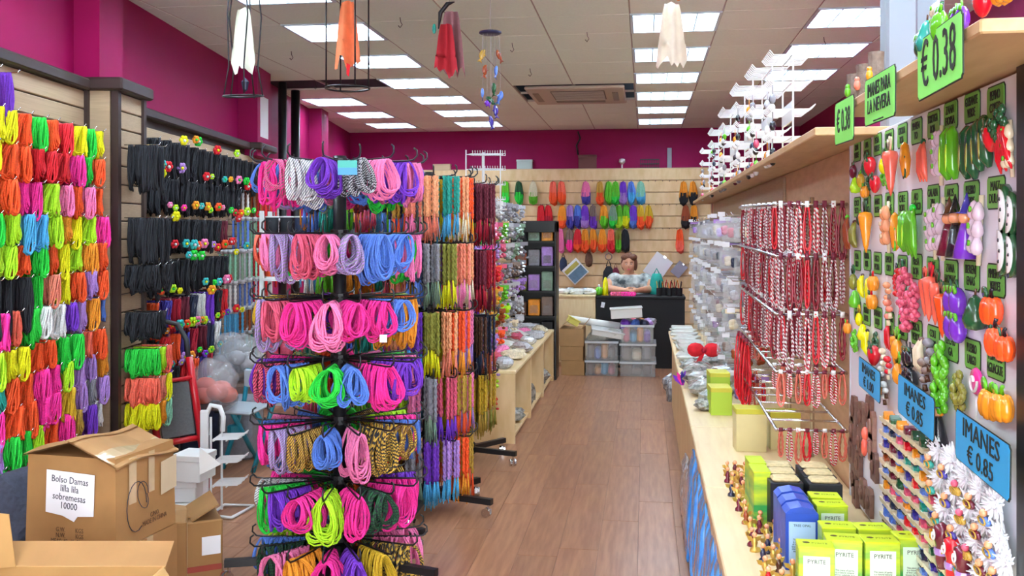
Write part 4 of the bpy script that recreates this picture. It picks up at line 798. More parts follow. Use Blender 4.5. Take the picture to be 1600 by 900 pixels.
for k in range(6):
    X, Y = (0.41, 0.52)[k % 2], 2.93 + 0.085 * (k // 2)
    t = box_thing('sample_tray', 'dark tray of straw coloured samples between the boxes, %s row, %s column' % (ORD[k // 2], ORD[k % 2]), 'tray', X, Y, 0.095, 0.07, 0.15, plain('black'), 0.05, grp='sample trays'); ob('samples', MB().bbox((-0.04, -0.028, 0.148), (0.04, 0.028, 0.162), 0.006), WCV, t)
# figurines: little gilt angels on the cream counter
FGb = MB().lathe([(0.012, 0), (0.011, 0.006), (0.005, 0.012), (0.008, 0.022), (0.003, 0.034)], n=8).mesh('body', 1); FGh = MB().ball((0, 0, 0.04), 0.0065, 8, 5).mesh('head', 1)
FGw = MB()
for s_ in (-1, 1): FGw.prism([(0, 0.02), (s_ * 0.014, 0.026), (s_ * 0.018, 0.036), (s_ * 0.006, 0.034)][::s_], 0.004, 0.007)
FGw = FGw.mesh('wings', 1, False); GILT = mat('gilt', '#d8b45a', 0.3, metal=0.6)
n = 0
for r_ in range(17):
    for c_ in range(3):
        Y = 2.2 + 0.085 * r_ + R.uniform(-.02, .02); X = 0.305 + 0.034 * c_ + R.uniform(-.008, .008) - (0.012 if r_ > 10 else 0)
        cc = R.choice(['rust', 'maroon', 'gold', 'purple', 'brown', 'navy', 'red'])
        t = thing('figurine', 'tiny %s and gilt winged figurine on the cream counter, row %s, %s from the edge' % (cc, ORD[r_], ORD[c_]), 'figurine', (X, Y, ZC), R.uniform(-1, 1), 'winged figurines on the counter')
        inst(FGb, 'body', gloss(cc) if (r_ + c_) % 2 else GILT, t); inst(FGh, 'head', gloss('peach'), t); inst(FGw, 'wings', GILT, t); t.scale = (1.15,) * 3
# yellow cartons, clear bags, white stacks further along
YEL = mat('carton_yellow', '#c9c43a', 0.5, var=0.2, scale=12); PALE = mat('carton_pale', '#d8cc94', 0.5, var=0.15, scale=9)
for k, (X, Y, w_, dp, h, mm, lab) in enumerate([(0.42, 4.0, 0.12, 0.1, 0.17, PALE, 'pale yellow carton under the long red necklaces'), (0.56, 4.05, 0.12, 0.1, 0.15, PALE, 'pale yellow carton against the partition'), (0.36, 4.78, 0.1, 0.14, 0.13, mat('carton_lime', '#a8c838', 0.5), 'lime green carton behind the pale yellow one'), (0.37, 5.0, 0.1, 0.14, 0.17, mat('carton_lime', '#a8c838', 0.5), 'taller lime green carton beside the clear bags')]):
    t = box_thing('small_carton', lab, 'box', X, Y, w_, dp, h, mm, 0.06, grp='small cartons on the counter'); ob('lid', MB().bbox((-w_ / 2 - .001, -dp / 2 - .001, h - 0.02), (w_ / 2 + .001, dp / 2 + .001, h + 0.002), 0.002), YEL, t)
def lumpy(seed, s, n=10, mth=7):
    q = random.Random(seed); ks = [(Vector((q.gauss(0, 1), q.gauss(0, 1), q.gauss(0, 1))).normalized(), q.uniform(0.1, 0.3)) for _ in range(9)]
    def fn(p, u): v = Vector(u); return p * (1 + sum(a * max(0, v.dot(d)) ** 6 for d, a in ks) - 0.12 * math.sin(7 * v.x + seed) * math.cos(6 * v.z))
    return MB().ball((0, 0, s[2] * 0.9), s, n, mth, fn)
BAGM = mat('bag_plastic', '#b8c0c0', 0.2, coat=0.6, col2='#7f8a84', scale=28, bump=0.9); BAGG = mat('bag_grey', '#a8a49c', 0.25, coat=0.5, col2='#5c605a', scale=40, bump=0.9)
BAGS = [lumpy(i, (0.09, 0.1, 0.05), 12, 8).mesh('bag', 1, False) for i in range(3)]
KNOT = MB().lathe([(0.006, 0), (0.014, 0.012), (0.02, 0.02)], n=7).mesh('knot', 1, False)
for k, (X, Y, s) in enumerate([(0.33, 5.3, 1.0), (0.44, 5.4, 1.1), (0.33, 5.55, 1.1), (0.47, 5.75, 1.1), (0.33, 5.85, 1.0), (0.31, 6.1, 0.9), (0.45, 6.2, 1.1), (0.34, 5.05, 0.7), (0.30, 4.85, 0.6)]):
    t = thing('plastic_bag', 'crumpled clear plastic bag of grey beads on the counter, %s from the camera' % ORD[k], 'bag', (X, Y, ZC), R.uniform(0, 3), 'crumpled bags on the counter'); t.scale = (s, s, s)
    inst(BAGS[k % 3], 'bag', BAGM if k % 2 else BAGG, t); inst(KNOT, 'knot', BAGM, t, (0, 0, 0.085))
for k in range(24):
    Y = 6.5 + 0.27 * (k % 8); z = ZC + 0.022 * (k // 8); o = ob('flat_packet', MB().bbox((-0.09, -0.1, 0), (0.09, 0.1, 0.02), 0.006), mat('packet_white', '#dfe6e0', 0.35, coat=0.4, var=0.3, scale=30, rand=0.1), None, (0.33 + R.uniform(-.02, .02), Y, z), (0, 0, R.uniform(-.3, .3))); tag(o, 'flat white packet in the piles at the far counter end, pile %s, layer %s' % (ORD[k % 8], ORD[k // 8]), 'packet', 'flat white packets')
t = thing('red_bow', 'big scarlet ribbon bow on the counter before the packets', 'bow', (0.36, 6.05, ZC + 0.10))
for s_ in (-1, 1): ob('ribbon_loop', MB().ball((0.05 * s_, 0, 0.05), (0.055, 0.03, 0.045), 9, 6), cloth('red'), t, smooth=True)
ob('ribbon_knot', MB().ball((0, -0.01, 0.05), 0.02, 8, 5), cloth('crimson'), t, smooth=True); ob('ribbon_tail', MB().prism([(-0.05, -0.03), (-0.02, -0.03), (0.01, 0.04), (-0.01, 0.05)], -0.01, 0.0), cloth('red'), t)
t = thing('feather_duster', 'violet and magenta feather tuft at the counter edge', 'feather tuft', (0.215, 5.6, ZC)); 
for k in range(5): ob('feather', MB().prism([(-0.006, 0), (0.006, 0), (0.016, 0.05), (0.002, 0.085), (-0.012, 0.05)], -0.002, 0.002), cloth(['purple', 'magenta', 'indigo'][k % 3]), t, rot=(0, -0.8 + 0.35 * k, 0.3 * k))
# packets leaning on the floor along the counter front
BLP = mat('blue_film', '#3a96f0', 0.18, coat=0.7, col2='#66baff', scale=18, bump=0.8, rand=0.15); GRP = mat('grey_film', '#8a8488', 0.18, coat=0.7, col2='#d8d8dc', scale=30, bump=0.9, rand=0.15)
def pillow(seed):
    q = random.Random(seed); a, b_ = q.uniform(0, 6), q.uniform(0, 6)
    def fn(p, u): f = lambda t: math.copysign(abs(t) ** 0.55, t); return Vector((0.02 * f(u[0]) * (1 - 0.5 * abs(u[2])) + 0.004 * math.sin(9 * u[2] + a), 0.075 * f(u[1]) + 0.004 * math.sin(8 * u[2] + b_), 0.2 * f(u[2])))
    return MB().ball((0, 0, 0.2), 1.0, 16, 14, fn).mesh('film_bag', 1)
BLK = [pillow(i) for i in range(4)]
for k in range(26):
    Y = 2.5 + 0.115 * k; c = GRP if k < 5 or k > 19 else BLP; hh = 0.9 if k < 5 else 1.25 if k < 20 else 0.8
    o = inst(BLK[k % 4], 'film_packet', c, None, (0.205 + R.uniform(-.006, .004), Y, 0.0), (0, 0.07, R.uniform(-.1, .1)), (1, 1, hh)); tag(o, '%s film packet leaning on the counter front, %s from the camera' % ('grey sparkly' if c is GRP else 'shiny blue', ORD[k]), 'packet', 'packets along the counter foot')
# ================================================================ back of the shop
YB = 13.46
HKb = MB().tube([(0, 0.02, 0), (0, -0.10, 0), (0, -0.11, 0.015)], 0.005, 5).mesh('hook', 1)
BSK = [loops_mesh(80 + i, 6, 0.09, 0.135, 0.33, 9, 0.0075, 12, 0.6, 0.95, 0.35) for i in range(3)]
def two_tone(me, zs):                       # split a skein into an upper and a lower colour
    n = me.copy(); n.materials.append(None)
    for p in n.polygons: p.material_index = 1 if p.center.z < zs else 0
    return n
BS2 = [two_tone(m_, -0.2) for m_ in BSK]
rowsB = [(284, [(791, 'leaf', 'green'), (811, 'darkgreen', 'green'), (834, 'cream', 'leaf'), (865, 'coral', 'orange'), (877, 'coral', 'orange'), (915, 'pink', 'indigo'), (938, 'gold', 'orange'), (951, 'leaf', 'leaf'), (962, 'leaf', 'green'), (974, 'purple', 'lilac'), (987, 'blue', 'sky'), (1000, 'mint', 'sky'), (1068, 'amber', 'black'), (1083, 'amber', 'black'), (736, 'pink', 'rose'), (700, 'pink', 'magenta'), (665, 'magenta', 'pink')]),
         (321, [(846, 'red', 'red'), (857, 'red', 'crimson'), (879, 'amber', 'orange'), (891, 'lilac', 'indigo'), (902, 'blue', 'indigo'), (914, 'purple', 'lilac'), (927, 'taupe', 'purple'), (943, 'amber', 'leaf'), (958, 'sage', 'green'), (967, 'leaf', 'lime'), (977, 'leaf', 'yellow'), (989, 'purple', 'blue'), (1001, 'mustard', 'orange'), (1014, 'mustard', 'orange'), (1071, 'rust', 'black'), (1084, 'amber', 'black')]),
         (358, [(876, 'pink', 'pink'), (891, 'taupe', 'magenta'), (903, 'red', 'orange'), (915, 'amber', 'orange'), (928, 'amber', 'orange'), (942, 'amber', 'orange'), (955, 'coral', 'red'), (967, 'olive', 'leaf'), (977, 'black', 'black'), (1062, 'orange', 'coral')])]
for ri, (y, L_) in enumerate(rowsB):
    used = [a[0] for a in L_]
    for px in [675, 690, 720, 750, 765, 780, 849, 855, 889, 902, 926, 1013, 1024, 1035, 1046, 1057] + used: p = at_Y(px, y, YB); inst(HKb, 'hook', CHROME, bs, p - bs.location)
    for k, (px, c1, c2) in enumerate(L_):
        p = at_Y(px, y, YB); o = inst(BS2[k % 3], 'yarn_hank', [yarn(c1), yarn(c2)], None, (p.x, p.y - 0.095, p.z), (0, 0, R.uniform(-.2, .2)), (0.9, 1, 0.92))
        tag(o, ('%s yarn hank' % word(c1) if c1 == c2 else '%s to %s yarn hank' % (word(c1), word(c2))) + ' on the back wall, %s hook row, %s along' % (ORD[ri], ORD[sorted(used).index(px)]), 'yarn hank', 'yarn hanks on the back wall')
# ---- things standing on top of the back panel
def block(name, lab, cat, px0, px1, y0, y1, Y, dp, mm, lid=None):
    a = at_Y(px0, y1, Y); b = at_Y(px1, y0, Y); t = thing(name, lab, cat, ((a.x + b.x) / 2, Y, a.z)); w_ = (b.x - a.x) / 2; h = b.z - a.z
    ob('body', MB().bbox((-w_, -dp / 2, 0), (w_, dp / 2, h), 0.006), mm, t)
    if lid: ob('lid', MB().bbox((-w_ - 0.004, -dp / 2 - 0.004, h * 0.86), (w_ + 0.004, dp / 2 + 0.004, h + 0.004), 0.004), lid, t)
    return t
KRAFT = mat('kraft', '#b48a5a', 0.7, var=0.2, scale=10)
BZT = 2.42
for nm, lab, px, w_, h, mm in (('storage_box', 'cream box lying on top of the back slat panel, near the spinners', 691, 0.25, 0.08, mat('cream_box', '#c9b08a', 0.6)), ('storage_box', 'pale teal box on top of the back slat panel', 820, 0.22, 0.13, mat('teal_box', '#bcd0c8', 0.5)), ('storage_box', 'brown cardboard box on top of the back slat panel', 918, 0.25, 0.19, mat('brown_box', '#6e4440', 0.7))):
    p = at_Y(px, 266, 13.55); t = thing(nm, lab, 'box', (p.x, 13.545, BZT), group='boxes on top of the back panel'); ob('carton', MB().bbox((-w_ / 2, -0.045, 0), (w_ / 2, 0.04, h), 0.004), mm, t); ob('lid', MB().bbox((-w_ / 2 - .004, -0.049, h * .8), (w_ / 2 + .004, 0.044, h + 0.003), 0.003), mm, t)
p = at_Y(1015, 262, 13.55); t = thing('wire_basket', 'black wire basket on top of the back slat panel', 'basket', (p.x, 13.545, BZT)); m = MB()
for k in range(9): m.tube([(-0.12 + 0.03 * k, -0.04, 0), (-0.13 + 0.0325 * k, -0.045, 0.12)], 0.004, 4)
for z in (0.004, 0.06, 0.12): m.tube([(-0.13, -0.045, z), (0.13, -0.045, z), (0.13, 0.04, z), (-0.13, 0.04, z)], 0.005, 4, True)
ob('wires', m, BLACKM, t)
p = at_Y(972, 262, 13.55); t = thing('spot_lamp', 'small white spot lamp above the back slat panel', 'lamp', (p.x, 13.545, BZT)); ob('stand', MB().tube([(0, 0, 0), (0, 0, 0.08)], 0.01, 7), WHITEW, t); ob('shade', MB().lathe([(0.02, 0.06), (0.045, 0.09), (0.04, 0.13), (0.01, 0.14)], n=12), WHITEW, t, smooth=True)
p = at_Y(1046, 262, 13.58); o = ob('conduit', MB().box((-0.03, -0.02, 0), (0.03, 0.02, 0.28)), plain('grey'), None, (p.x, 13.575, BZT)); tag(o, 'grey metal conduit strip on the magenta back wall', 'conduit')
o = ob('hanging_cable', MB().tube([(0, 0, 2.95), (0.03, 0, 2.85), (-0.02, 0, 2.75), (0, 0, 2.62)], 0.012, 6), BLACKM, None, (at_Y(903, 240, 13.56).x, 13.575, 0), smooth=True); tag(o, 'dark cable hanging down the magenta back wall', 'cable')
# ---- posters and bags on the back wall
def wallsheet(name, lab, cat, px, py, w_, h, rot, mm, Y=13.4, extra=None):
    p = at_Y(px, py, Y); t = thing(name, lab, cat, p); t.rotation_euler = (0, rot, 0); ob('sheet', MB().bbox((-w_ / 2, -0.004, -h / 2), (w_ / 2, 0.004, h / 2), 0.002), mm, t); return t
t = wallsheet('picture_book', 'tilted picture book with blue landscape cover on the back wall', 'book', 899, 424, 0.27, 0.27, -0.75, mat('cover', '#dfe4e4', 0.4))
ob('cover_picture', MB().box((-0.12, -0.007, -0.12), (0.12, -0.004, 0.02)), mat('cover_blue', '#5a7890', 0.4, var=0.5, scale=12), t); ob('cover_title', MB().box((-0.12, -0.007, 0.04), (0.11, -0.004, 0.10)), mat('cover_gold', '#a89a40', 0.4), t)
t = wallsheet('hanging_paper', 'plain white sheet hanging tilted behind the seated woman', 'paper', 1028, 417, 0.27, 0.34, 0.62, PAPER, 13.44); ob('clip', MB().box((-0.02, -0.009, 0.15), (0.02, 0.006, 0.18)), CHROME, t)
t = wallsheet('hanging_paper', 'small grey sheet hanging next to the clear packets', 'paper', 1061, 421, 0.15, 0.2, 0.7, mat('grey_sheet', '#9a98a8', 0.6), 13.44); ob('clip', MB().box((-0.015, -0.009, 0.08), (0.015, 0.006, 0.1)), CHROME, t)
for k, (px, y, c) in enumerate([(880, 412, 'navy'), (920, 404, 'brown'), (951, 432, 'black'), (962, 428, 'maroon')]):
    p = at_Y(px, y, 13.42); t = thing('hanging_pouch', '%s pouch hung on the back wall below the hanks, %s along' % (c, ORD[k]), 'pouch', p); s = 1.6 if k == 2 else 1
    ob('pouch', MB().lathe([(0.02, 0.09), (0.05, 0.04), (0.055, -0.04), (0.04, -0.1), (0.005, -0.12)], n=9), cloth(c), t, smooth=True); ob('cord', MB().tube([(-0.02, 0, 0.09), (0, 0, 0.15), (0.02, 0, 0.09)], 0.005, 5), cloth(c), t); t.scale = (s, 0.5, s)
o = ob('bag_ring', MB().tube([(0.045 * math.cos(k * pi / 6), 0, 0.045 * math.sin(k * pi / 6)) for k in range(12)], 0.01, 6, True), plain('taupe'), None, at_Y(951, 401, 13.36), smooth=True); tag(o, 'taupe ring hung above the black pouch on the back wall', 'ring')
# ---- desk, side cabinet
DY = 10.9
def X_at(px, Y): return at_Y(px, 400, Y).x
x0, x1 = X_at(932, DY), X_at(1070, DY); zt = at_Y(990, 463, DY).z
dk = thing('cash_desk', 'black cash desk at the end of the aisle', 'desk', ((x0 + x1) / 2, DY, 0)); hw = (x1 - x0) / 2; BLKD = mat('desk_black', '#0b0b10', 0.7)
ob('top', MB().bbox((-hw - 0.01, -0.01, zt - 0.03), (hw + 0.01, 0.5, zt), 0.005), BLKD, dk); ob('front_panel', MB().box((-hw, 0, 0), (hw, 0.02, zt - 0.03)), BLKD, dk)
for s_ in (-1, 1): ob('side_panel', MB().box((min(s_ * hw, s_ * (hw - 0.02)), 0.02, 0), (max(s_ * hw, s_ * (hw - 0.02)), 0.48, zt - 0.03)), BLKD, dk)
o = ob('white_sticker', MB().box((-0.02, -0.002, -0.03), (0.02, 0.001, 0.03)), PAPER, dk, (X_at(942, DY) - dk.location.x, -0.001, zt - 0.1), (0, 0.2, 0))
xa, xb = X_at(868, DY), X_at(931, DY); zc = at_Y(900, 461, DY).z
cbn = thing('side_cabinet', 'cream wooden cabinet beside the black desk', 'cabinet', ((xa + xb) / 2, DY, 0)); hw = (xb - xa) / 2 - 0.004
ob('body', MB().box((-hw, 0.0, 0), (hw, 0.5, zc - 0.025)), MAPLE, cbn); ob('top', MB().bbox((-hw - 0.0, -0.015, zc - 0.025), (hw + 0.0, 0.51, zc), 0.004), CREAM, cbn); ob('door', MB().bbox((-hw + 0.01, -0.012, 0.05), (hw - 0.01, 0, zc - 0.05), 0.004), CREAM, cbn)
for k in range(5):
    o = inst(BAGS[k % 3], 'plastic_bag', BAGM if k % 2 else mat('bag_white', '#d8dcd4', 0.3, coat=0.4, var=0.3, scale=30), None, (xa + 0.08 + 0.075 * k, DY + 0.15 + 0.12 * (k % 2), zc - 0.01), (0, 0, k), (0.75, 0.75, 0.8)); tag(o, 'crumpled clear bag on the cream cabinet, %s from the spinners' % ORD[k], 'bag', 'bags on the cream cabinet')
# things on the desk
def desk(px, dy=0.12): return (X_at(px, DY + dy), DY + dy, zt)
t = thing('green_bottle', 'squat green bottle with white cap on the desk', 'bottle', desk(936)); ob('body', MB().lathe([(0.03, 0), (0.04, 0.02), (0.042, 0.06), (0.03, 0.09), (0.012, 0.1)], n=12), gloss('leaf'), t, smooth=True); ob('cap', MB().lathe([(0.013, 0.1), (0.013, 0.12), (0.004, 0.125)], n=10), gloss('white'), t)
t = thing('yellow_cone', 'tall bright yellow cone shaped bottle on the desk', 'bottle', desk(946)); ob('body', MB().lathe([(0.035, 0), (0.034, 0.08), (0.026, 0.16), (0.014, 0.2), (0.003, 0.21)], n=12), gloss('yellow'), t, smooth=True); ob('foot', MB().lathe([(0.038, 0), (0.038, 0.012), (0.03, 0.014)], n=12), gloss('mustard'), t)
for k in range(7):
    p = desk(957 + 5.5 * k, 0.05); o = inst(FLO, 'fabric_flower', [cloth('magenta' if k > 2 else 'rose'), cloth('pink')], None, (p[0], p[1], zt + 0.022), (0, -0.6, -pi / 2), 0.85); tag(o, '%s fabric flower on the desk front, %s in the strip' % ('hot pink' if k > 2 else 'rose red', ORD[k]), 'fabric flower', 'flowers on the desk')
for k in range(5):
    t = thing('pen_cup', 'black pen cup crowded with pens at the end of the desk, %s along' % ORD[k], 'pen cup', desk(1030 + 8 * k, 0.1 + 0.1 * (k % 2)), group='pen cups on the desk'); ob('cup', MB().lathe([(0.03, 0), (0.032, 0.09), (0.027, 0.085)], n=10), BLKD, t)
    for j in range(4): ob('pen', MB().tube([(0.008 * math.cos(j * 1.6), 0.008 * math.sin(j * 1.6), 0.01), (0.03 * math.cos(j * 1.6 + k), 0.03 * math.sin(j * 1.6 + k), 0.15 + 0.01 * j)], 0.004, 5), gloss(['black', 'navy', 'amber', 'black', 'red'][(j + k) % 5]), t)
t = thing('teal_bag', 'teal cloth bag standing behind the pen cups', 'bag', (X_at(1026, DY + 0.38), DY + 0.4, zt)); ob('body', MB().lathe([(0.08, 0), (0.09, 0.05), (0.075, 0.16), (0.05, 0.24)], n=11), cloth('teal'), t, smooth=True); ob('handle', MB().tube([(-0.04, 0, 0.22), (0, 0, 0.3), (0.04, 0, 0.22)], 0.008, 6), cloth('teal'), t)
# ---- the woman behind the desk
WX, WY = X_at(984, 11.45), 11.45
SKIN = mat('skin', '#d49a78', 0.5, var=0.12, scale=14); HAIR = mat('hair', '#5a3324', 0.55, stretch=(30, 30, 4), scale=4, col2='#7a4a30'); SHIRT = mat('shirt', '#dde4e0', 0.8, col2='#26343a', scale=10)
def zof(py): return at_Y(984, py, WY).z
hz = zof(413); SH = zof(432) - 0.01
pw = thing('person', 'seated person with short brown hair in a grey patterned top behind the desk', 'person', (WX, WY, 0))
b = MB()
def chain(pts, rs): b.tube(pts, rs, 12)
b.lathe([(0.16, 0.42), (0.19, 0.5), (0.19, 0.62), (0.17, 0.75), (0.185, SH - 0.16), (0.19, SH - 0.06), (0.12, SH + 0.02), (0.06, SH + 0.05)], n=18, M=Matrix(((1.05, 0, 0), (0, 0.68, 0), (0, 0, 1))))
for s_ in (-1, 1):
    b.ball((0.17 * s_, 0, SH - 0.03), (0.085, 0.075, 0.08), 10, 7)
    el = Vector((0.255 * s_, -0.12, zt + 0.06)); wr_ = Vector((0.075 * s_ + 0.02, -0.36, zt + 0.055))
    chain([(0.19 * s_, 0, SH - 0.04), (0.235 * s_, -0.05, (SH + zt) / 2 + 0.03), tuple(el)], [0.062, 0.055, 0.046]); b.ball(el, 0.047, 9, 6)
    chain([tuple(el), tuple((el + wr_) / 2 + Vector((0.01 * s_, -0.01, 0))), tuple(wr_)], [0.046, 0.042, 0.028])
    hd = wr_ + Vector((-0.045 * s_, -0.035, 0.0)); chain([tuple(wr_), tuple((wr_ + hd) / 2), tuple(hd)], [0.026, 0.032, 0.028])
    for f in range(4):
        bs_ = hd + Vector((-0.012 * s_ + 0.006 * f * s_, -0.018 + 0.014 * (f - 1.5) * -1 * 0.6, 0.012 - 0.009 * f)); L_ = (0.055, 0.062, 0.058, 0.045)[f]
        chain([tuple(hd), tuple(bs_ + Vector((-0.5 * L_ * s_, -0.3 * L_, 0.004))), tuple(bs_ + Vector((-0.9 * L_ * s_, -0.15 * L_, -0.012)))], [0.012, 0.0095, 0.0075])
    chain([tuple(wr_ + Vector((-0.01 * s_, 0.0, 0.012))), tuple(hd + Vector((0.0, 0.02, 0.03))), tuple(hd + Vector((-0.03 * s_, 0.01, 0.034)))], [0.013, 0.011, 0.008])
    chain([(0.09 * s_, 0, 0.47), (0.11 * s_, -0.36, 0.48), (0.11 * s_, -0.42, 0.44)], [0.085, 0.065, 0.055]); chain([(0.11 * s_, -0.42, 0.45), (0.11 * s_, -0.4, 0.2), (0.11 * s_, -0.38, 0.03)], [0.055, 0.05, 0.035]); b.ball((0.11 * s_, -0.45, 0.035), (0.045, 0.11, 0.035), 9, 6)
chain([(0, 0.01, SH - 0.03), (-0.004, -0.006, SH + 0.06), (-0.008, -0.012, hz - 0.06)], [0.068, 0.055, 0.055])
def headfn(p, u):
    x, y, z = u; q = Vector(p)
    if z < 0: q.x *= 1 - 0.28 * (-z) ** 1.6
    q.y += -0.018 * max(0, -z - 0.3) if y < 0 else 0
    nose = math.exp(-((x / 0.16) ** 2 + ((z + 0.12) / 0.2) ** 2)) * (1 if y < 0 else 0); q.y -= 0.020 * nose
    for s_ in (-1, 1): q.y += 0.012 * math.exp(-(((x - 0.36 * s_) / 0.18) ** 2 + ((z - 0.06) / 0.12) ** 2)) * (1 if y < 0 else 0)
    for s_ in (-1, 1): q.y -= 0.006 * math.exp(-(((x - 0.45 * s_) / 0.2) ** 2 + ((z + 0.28) / 0.18) ** 2)) * (1 if y < 0 else 0)
    q.y -= 0.006 * math.exp(-((x / 0.3) ** 2 + ((z + 0.45) / 0.08) ** 2)) * (1 if y < 0 else 0)
    return q
HC = Vector((-0.01, -0.03, hz))
b.ball(HC, (0.079, 0.095, 0.118), 28, 24, headfn)
for s_ in (-1, 1): b.ball(HC + Vector((0.078 * s_, 0.01, -0.005)), (0.012, 0.02, 0.03), 8, 6)
body = ob('body', b, SKIN, pw, smooth=True); rm = body.modifiers.new('skin_join', 'REMESH'); rm.mode = 'VOXEL'; rm.voxel_size = 0.006; rm.use_smooth_shade = True; sm = body.modifiers.new('smooth', 'SMOOTH'); sm.iterations = 3
m = MB().lathe([(0.185, 0.5), (0.205, 0.56), (0.205, 0.64), (0.185, 0.76), (0.2, SH - 0.16), (0.207, SH - 0.07), (0.16, SH + 0.005), (0.105, SH + 0.03), (0.085, SH + 0.035)], n=22, M=Matrix(((1.06, 0, 0), (0, 0.72, 0), (0, 0, 1))))
for s_ in (-1, 1):
    m.ball((0.175 * s_, 0, SH - 0.035), (0.095, 0.085, 0.09), 12, 8); m.tube([(0.185 * s_, 0, SH - 0.02), (0.222 * s_, -0.04, SH - 0.11), (0.24 * s_, -0.07, SH - 0.17)], [0.08, 0.076, 0.074], 14)
o = ob('patterned_top', m, SHIRT, pw, smooth=True); o.modifiers.new('join', 'REMESH').voxel_size = 0.008; o.modifiers['join'].mode = 'VOXEL'; o.modifiers['join'].use_smooth_shade = True; o.modifiers.new('smooth', 'SMOOTH').iterations = 2
def hairfn(p, u):
    x, y, z = u; q = Vector(p)
    if y < -0.1 and z < 0.45: q.y += 0.085 * min(1, (-y)) * min(1, (0.45 - z) * 3)
    q.z += 0.006 * math.sin(9 * x); return q
ob('hair', MB().ball(HC + Vector((0, 0.012, 0.018)), (0.094, 0.105, 0.122), 20, 16, hairfn).ball(HC + Vector((0.05, -0.045, 0.085)), (0.05, 0.045, 0.04), 10, 7).ball(HC + Vector((-0.045, -0.045, 0.085)), (0.05, 0.04, 0.035), 10, 7).ball(HC + Vector((0.077, -0.01, 0.0)), (0.025, 0.05, 0.075), 9, 7), HAIR, pw, smooth=True)
for s_ in (-1, 1):
    e = ob('eye', MB().ball(HC + Vector((0.03 * s_, -0.086, 0.007)), (0.011, 0.006, 0.006), 9, 6), plain('white'), pw, smooth=True); ob('iris', MB().ball(HC + Vector((0.03 * s_, -0.0905, 0.007)), (0.0055, 0.003, 0.0055), 8, 5), plain('brown'), e, smooth=True)
    ob('eyebrow', MB().tube([tuple(HC + Vector((0.014 * s_, -0.094, 0.026))), tuple(HC + Vector((0.032 * s_, -0.091, 0.031))), tuple(HC + Vector((0.048 * s_, -0.08, 0.025)))], 0.003, 5), HAIR, pw)
ob('lips', MB().ball(HC + Vector((0, -0.099, -0.056)), (0.021, 0.006, 0.0065), 9, 6), plain('rose'), pw, smooth=True)
ch = thing('office_chair', 'dark chair that the seated person uses behind the desk', 'chair', (WX, WY + 0.02, 0)); ob('seat', MB().bbox((-0.22, -0.2, 0.34), (0.22, 0.2, 0.39), 0.02), BLKD, ch); ob('backrest', MB().bbox((-0.2, 0.19, 0.5), (0.2, 0.23, 0.95), 0.012), BLKD, ch)
for a in range(4): ob('leg', MB().tube([(0.16 * (1 if a % 2 else -1), 0.16 * (1 if a > 1 else -1), 0), (0.16 * (1 if a % 2 else -1), 0.16 * (1 if a > 1 else -1), 0.34)], 0.014, 7), BLKD, ch)
# ---- crates and cartons before the desk
CY = 10.25
def crate(px0, px1, yb, yt, lab, cont, lid=True):
    xa, xb = X_at(px0, CY), X_at(px1, CY); z0, z1 = max(0, at_Y(900, yb, CY).z), at_Y(900, yt, CY).z; t = thing('plastic_crate', lab, 'crate', ((xa + xb) / 2, CY, z0), group='clear crates stacked before the desk'); w_ = (xb - xa) / 2; h = z1 - z0 - 0.004; dp = 0.42
    m = MB(); th = 0.006
    m.box((-w_, 0, 0), (w_, dp, th)); m.box((-w_, 0, th), (w_, th, h)); m.box((-w_, dp - th, th), (w_, dp, h)); m.box((-w_, th, th), (-w_ + th, dp - th, h)); m.box((w_ - th, th, th), (w_, dp - th, h)); ob('tub', m, GLASS, t)
    m = MB(); m.box((-w_ - 0.008, -0.01, h - 0.022), (w_ + 0.008, 0, h)); m.box((-w_ - 0.01, 0, h - 0.022), (-w_, dp, h)); m.box((w_, 0, h - 0.022), (w_ + 0.01, dp, h)); ob('rim', m, mat('crate_rim', '#c8ccd0', 0.3), t)
    if lid: ob('lid', MB().bbox((-w_ - 0.01, -0.012, h), (w_ + 0.01, dp, h + 0.003), 0.001), mat('crate_lid', '#c8d0d4', 0.3, alpha=0.4), t)
    for k, c in enumerate(cont):
        q = random.Random(k); ob('content', MB().bbox((-w_ * 0.9 + 1.75 * w_ * k / len(cont), 0.012, 0.01), (-w_ * 0.9 + 1.75 * w_ * (k + 0.9) / len(cont), 0.3, h * q.uniform(0.55, 0.9)), 0.02), mat('content_' + c, HUE[c], 0.5, var=0.5, scale=30), t)
crate(915, 965, 590, 562, 'clear crate on the floor beside the cartons', 'taupe amber sky rose'.split()); crate(915, 965, 562, 532, 'clear crate stacked beside the cartons under white bags', 'taupe blue amber taupe'.split())
crate(969, 1024, 590, 563, 'lowest clear crate before the black desk, at the floor', 'taupe taupe brown'.split()); crate(969, 1024, 563, 535, 'middle clear crate of the three stacked before the desk', 'taupe cream grey'.split()); crate(971, 1021, 535, 506, 'top clear crate overflowing with colourful trinkets', 'rose sky amber purple'.split(), False)
zt3 = at_Y(995, 507, CY).z
for k in range(9):
    c = ['purple', 'silver', 'rose', 'blue', 'taupe', 'amber', 'navy', 'lilac', 'grey'][k]; o = inst(BAGS[k % 3], 'trinket_bag', mat('tbag_' + c, HUE[c], 0.3, coat=0.4, var=0.5, scale=50), None, (X_at(977 + 5 * k, CY), CY + 0.1 + 0.08 * (k % 3), zt3 - 0.04), (0, 0, k), (0.55, 0.55, 0.9)); tag(o, '%s trinket bag spilling out of the top crate, %s along' % (word(c), ORD[k]), 'bag', 'trinket bags in the top crate')
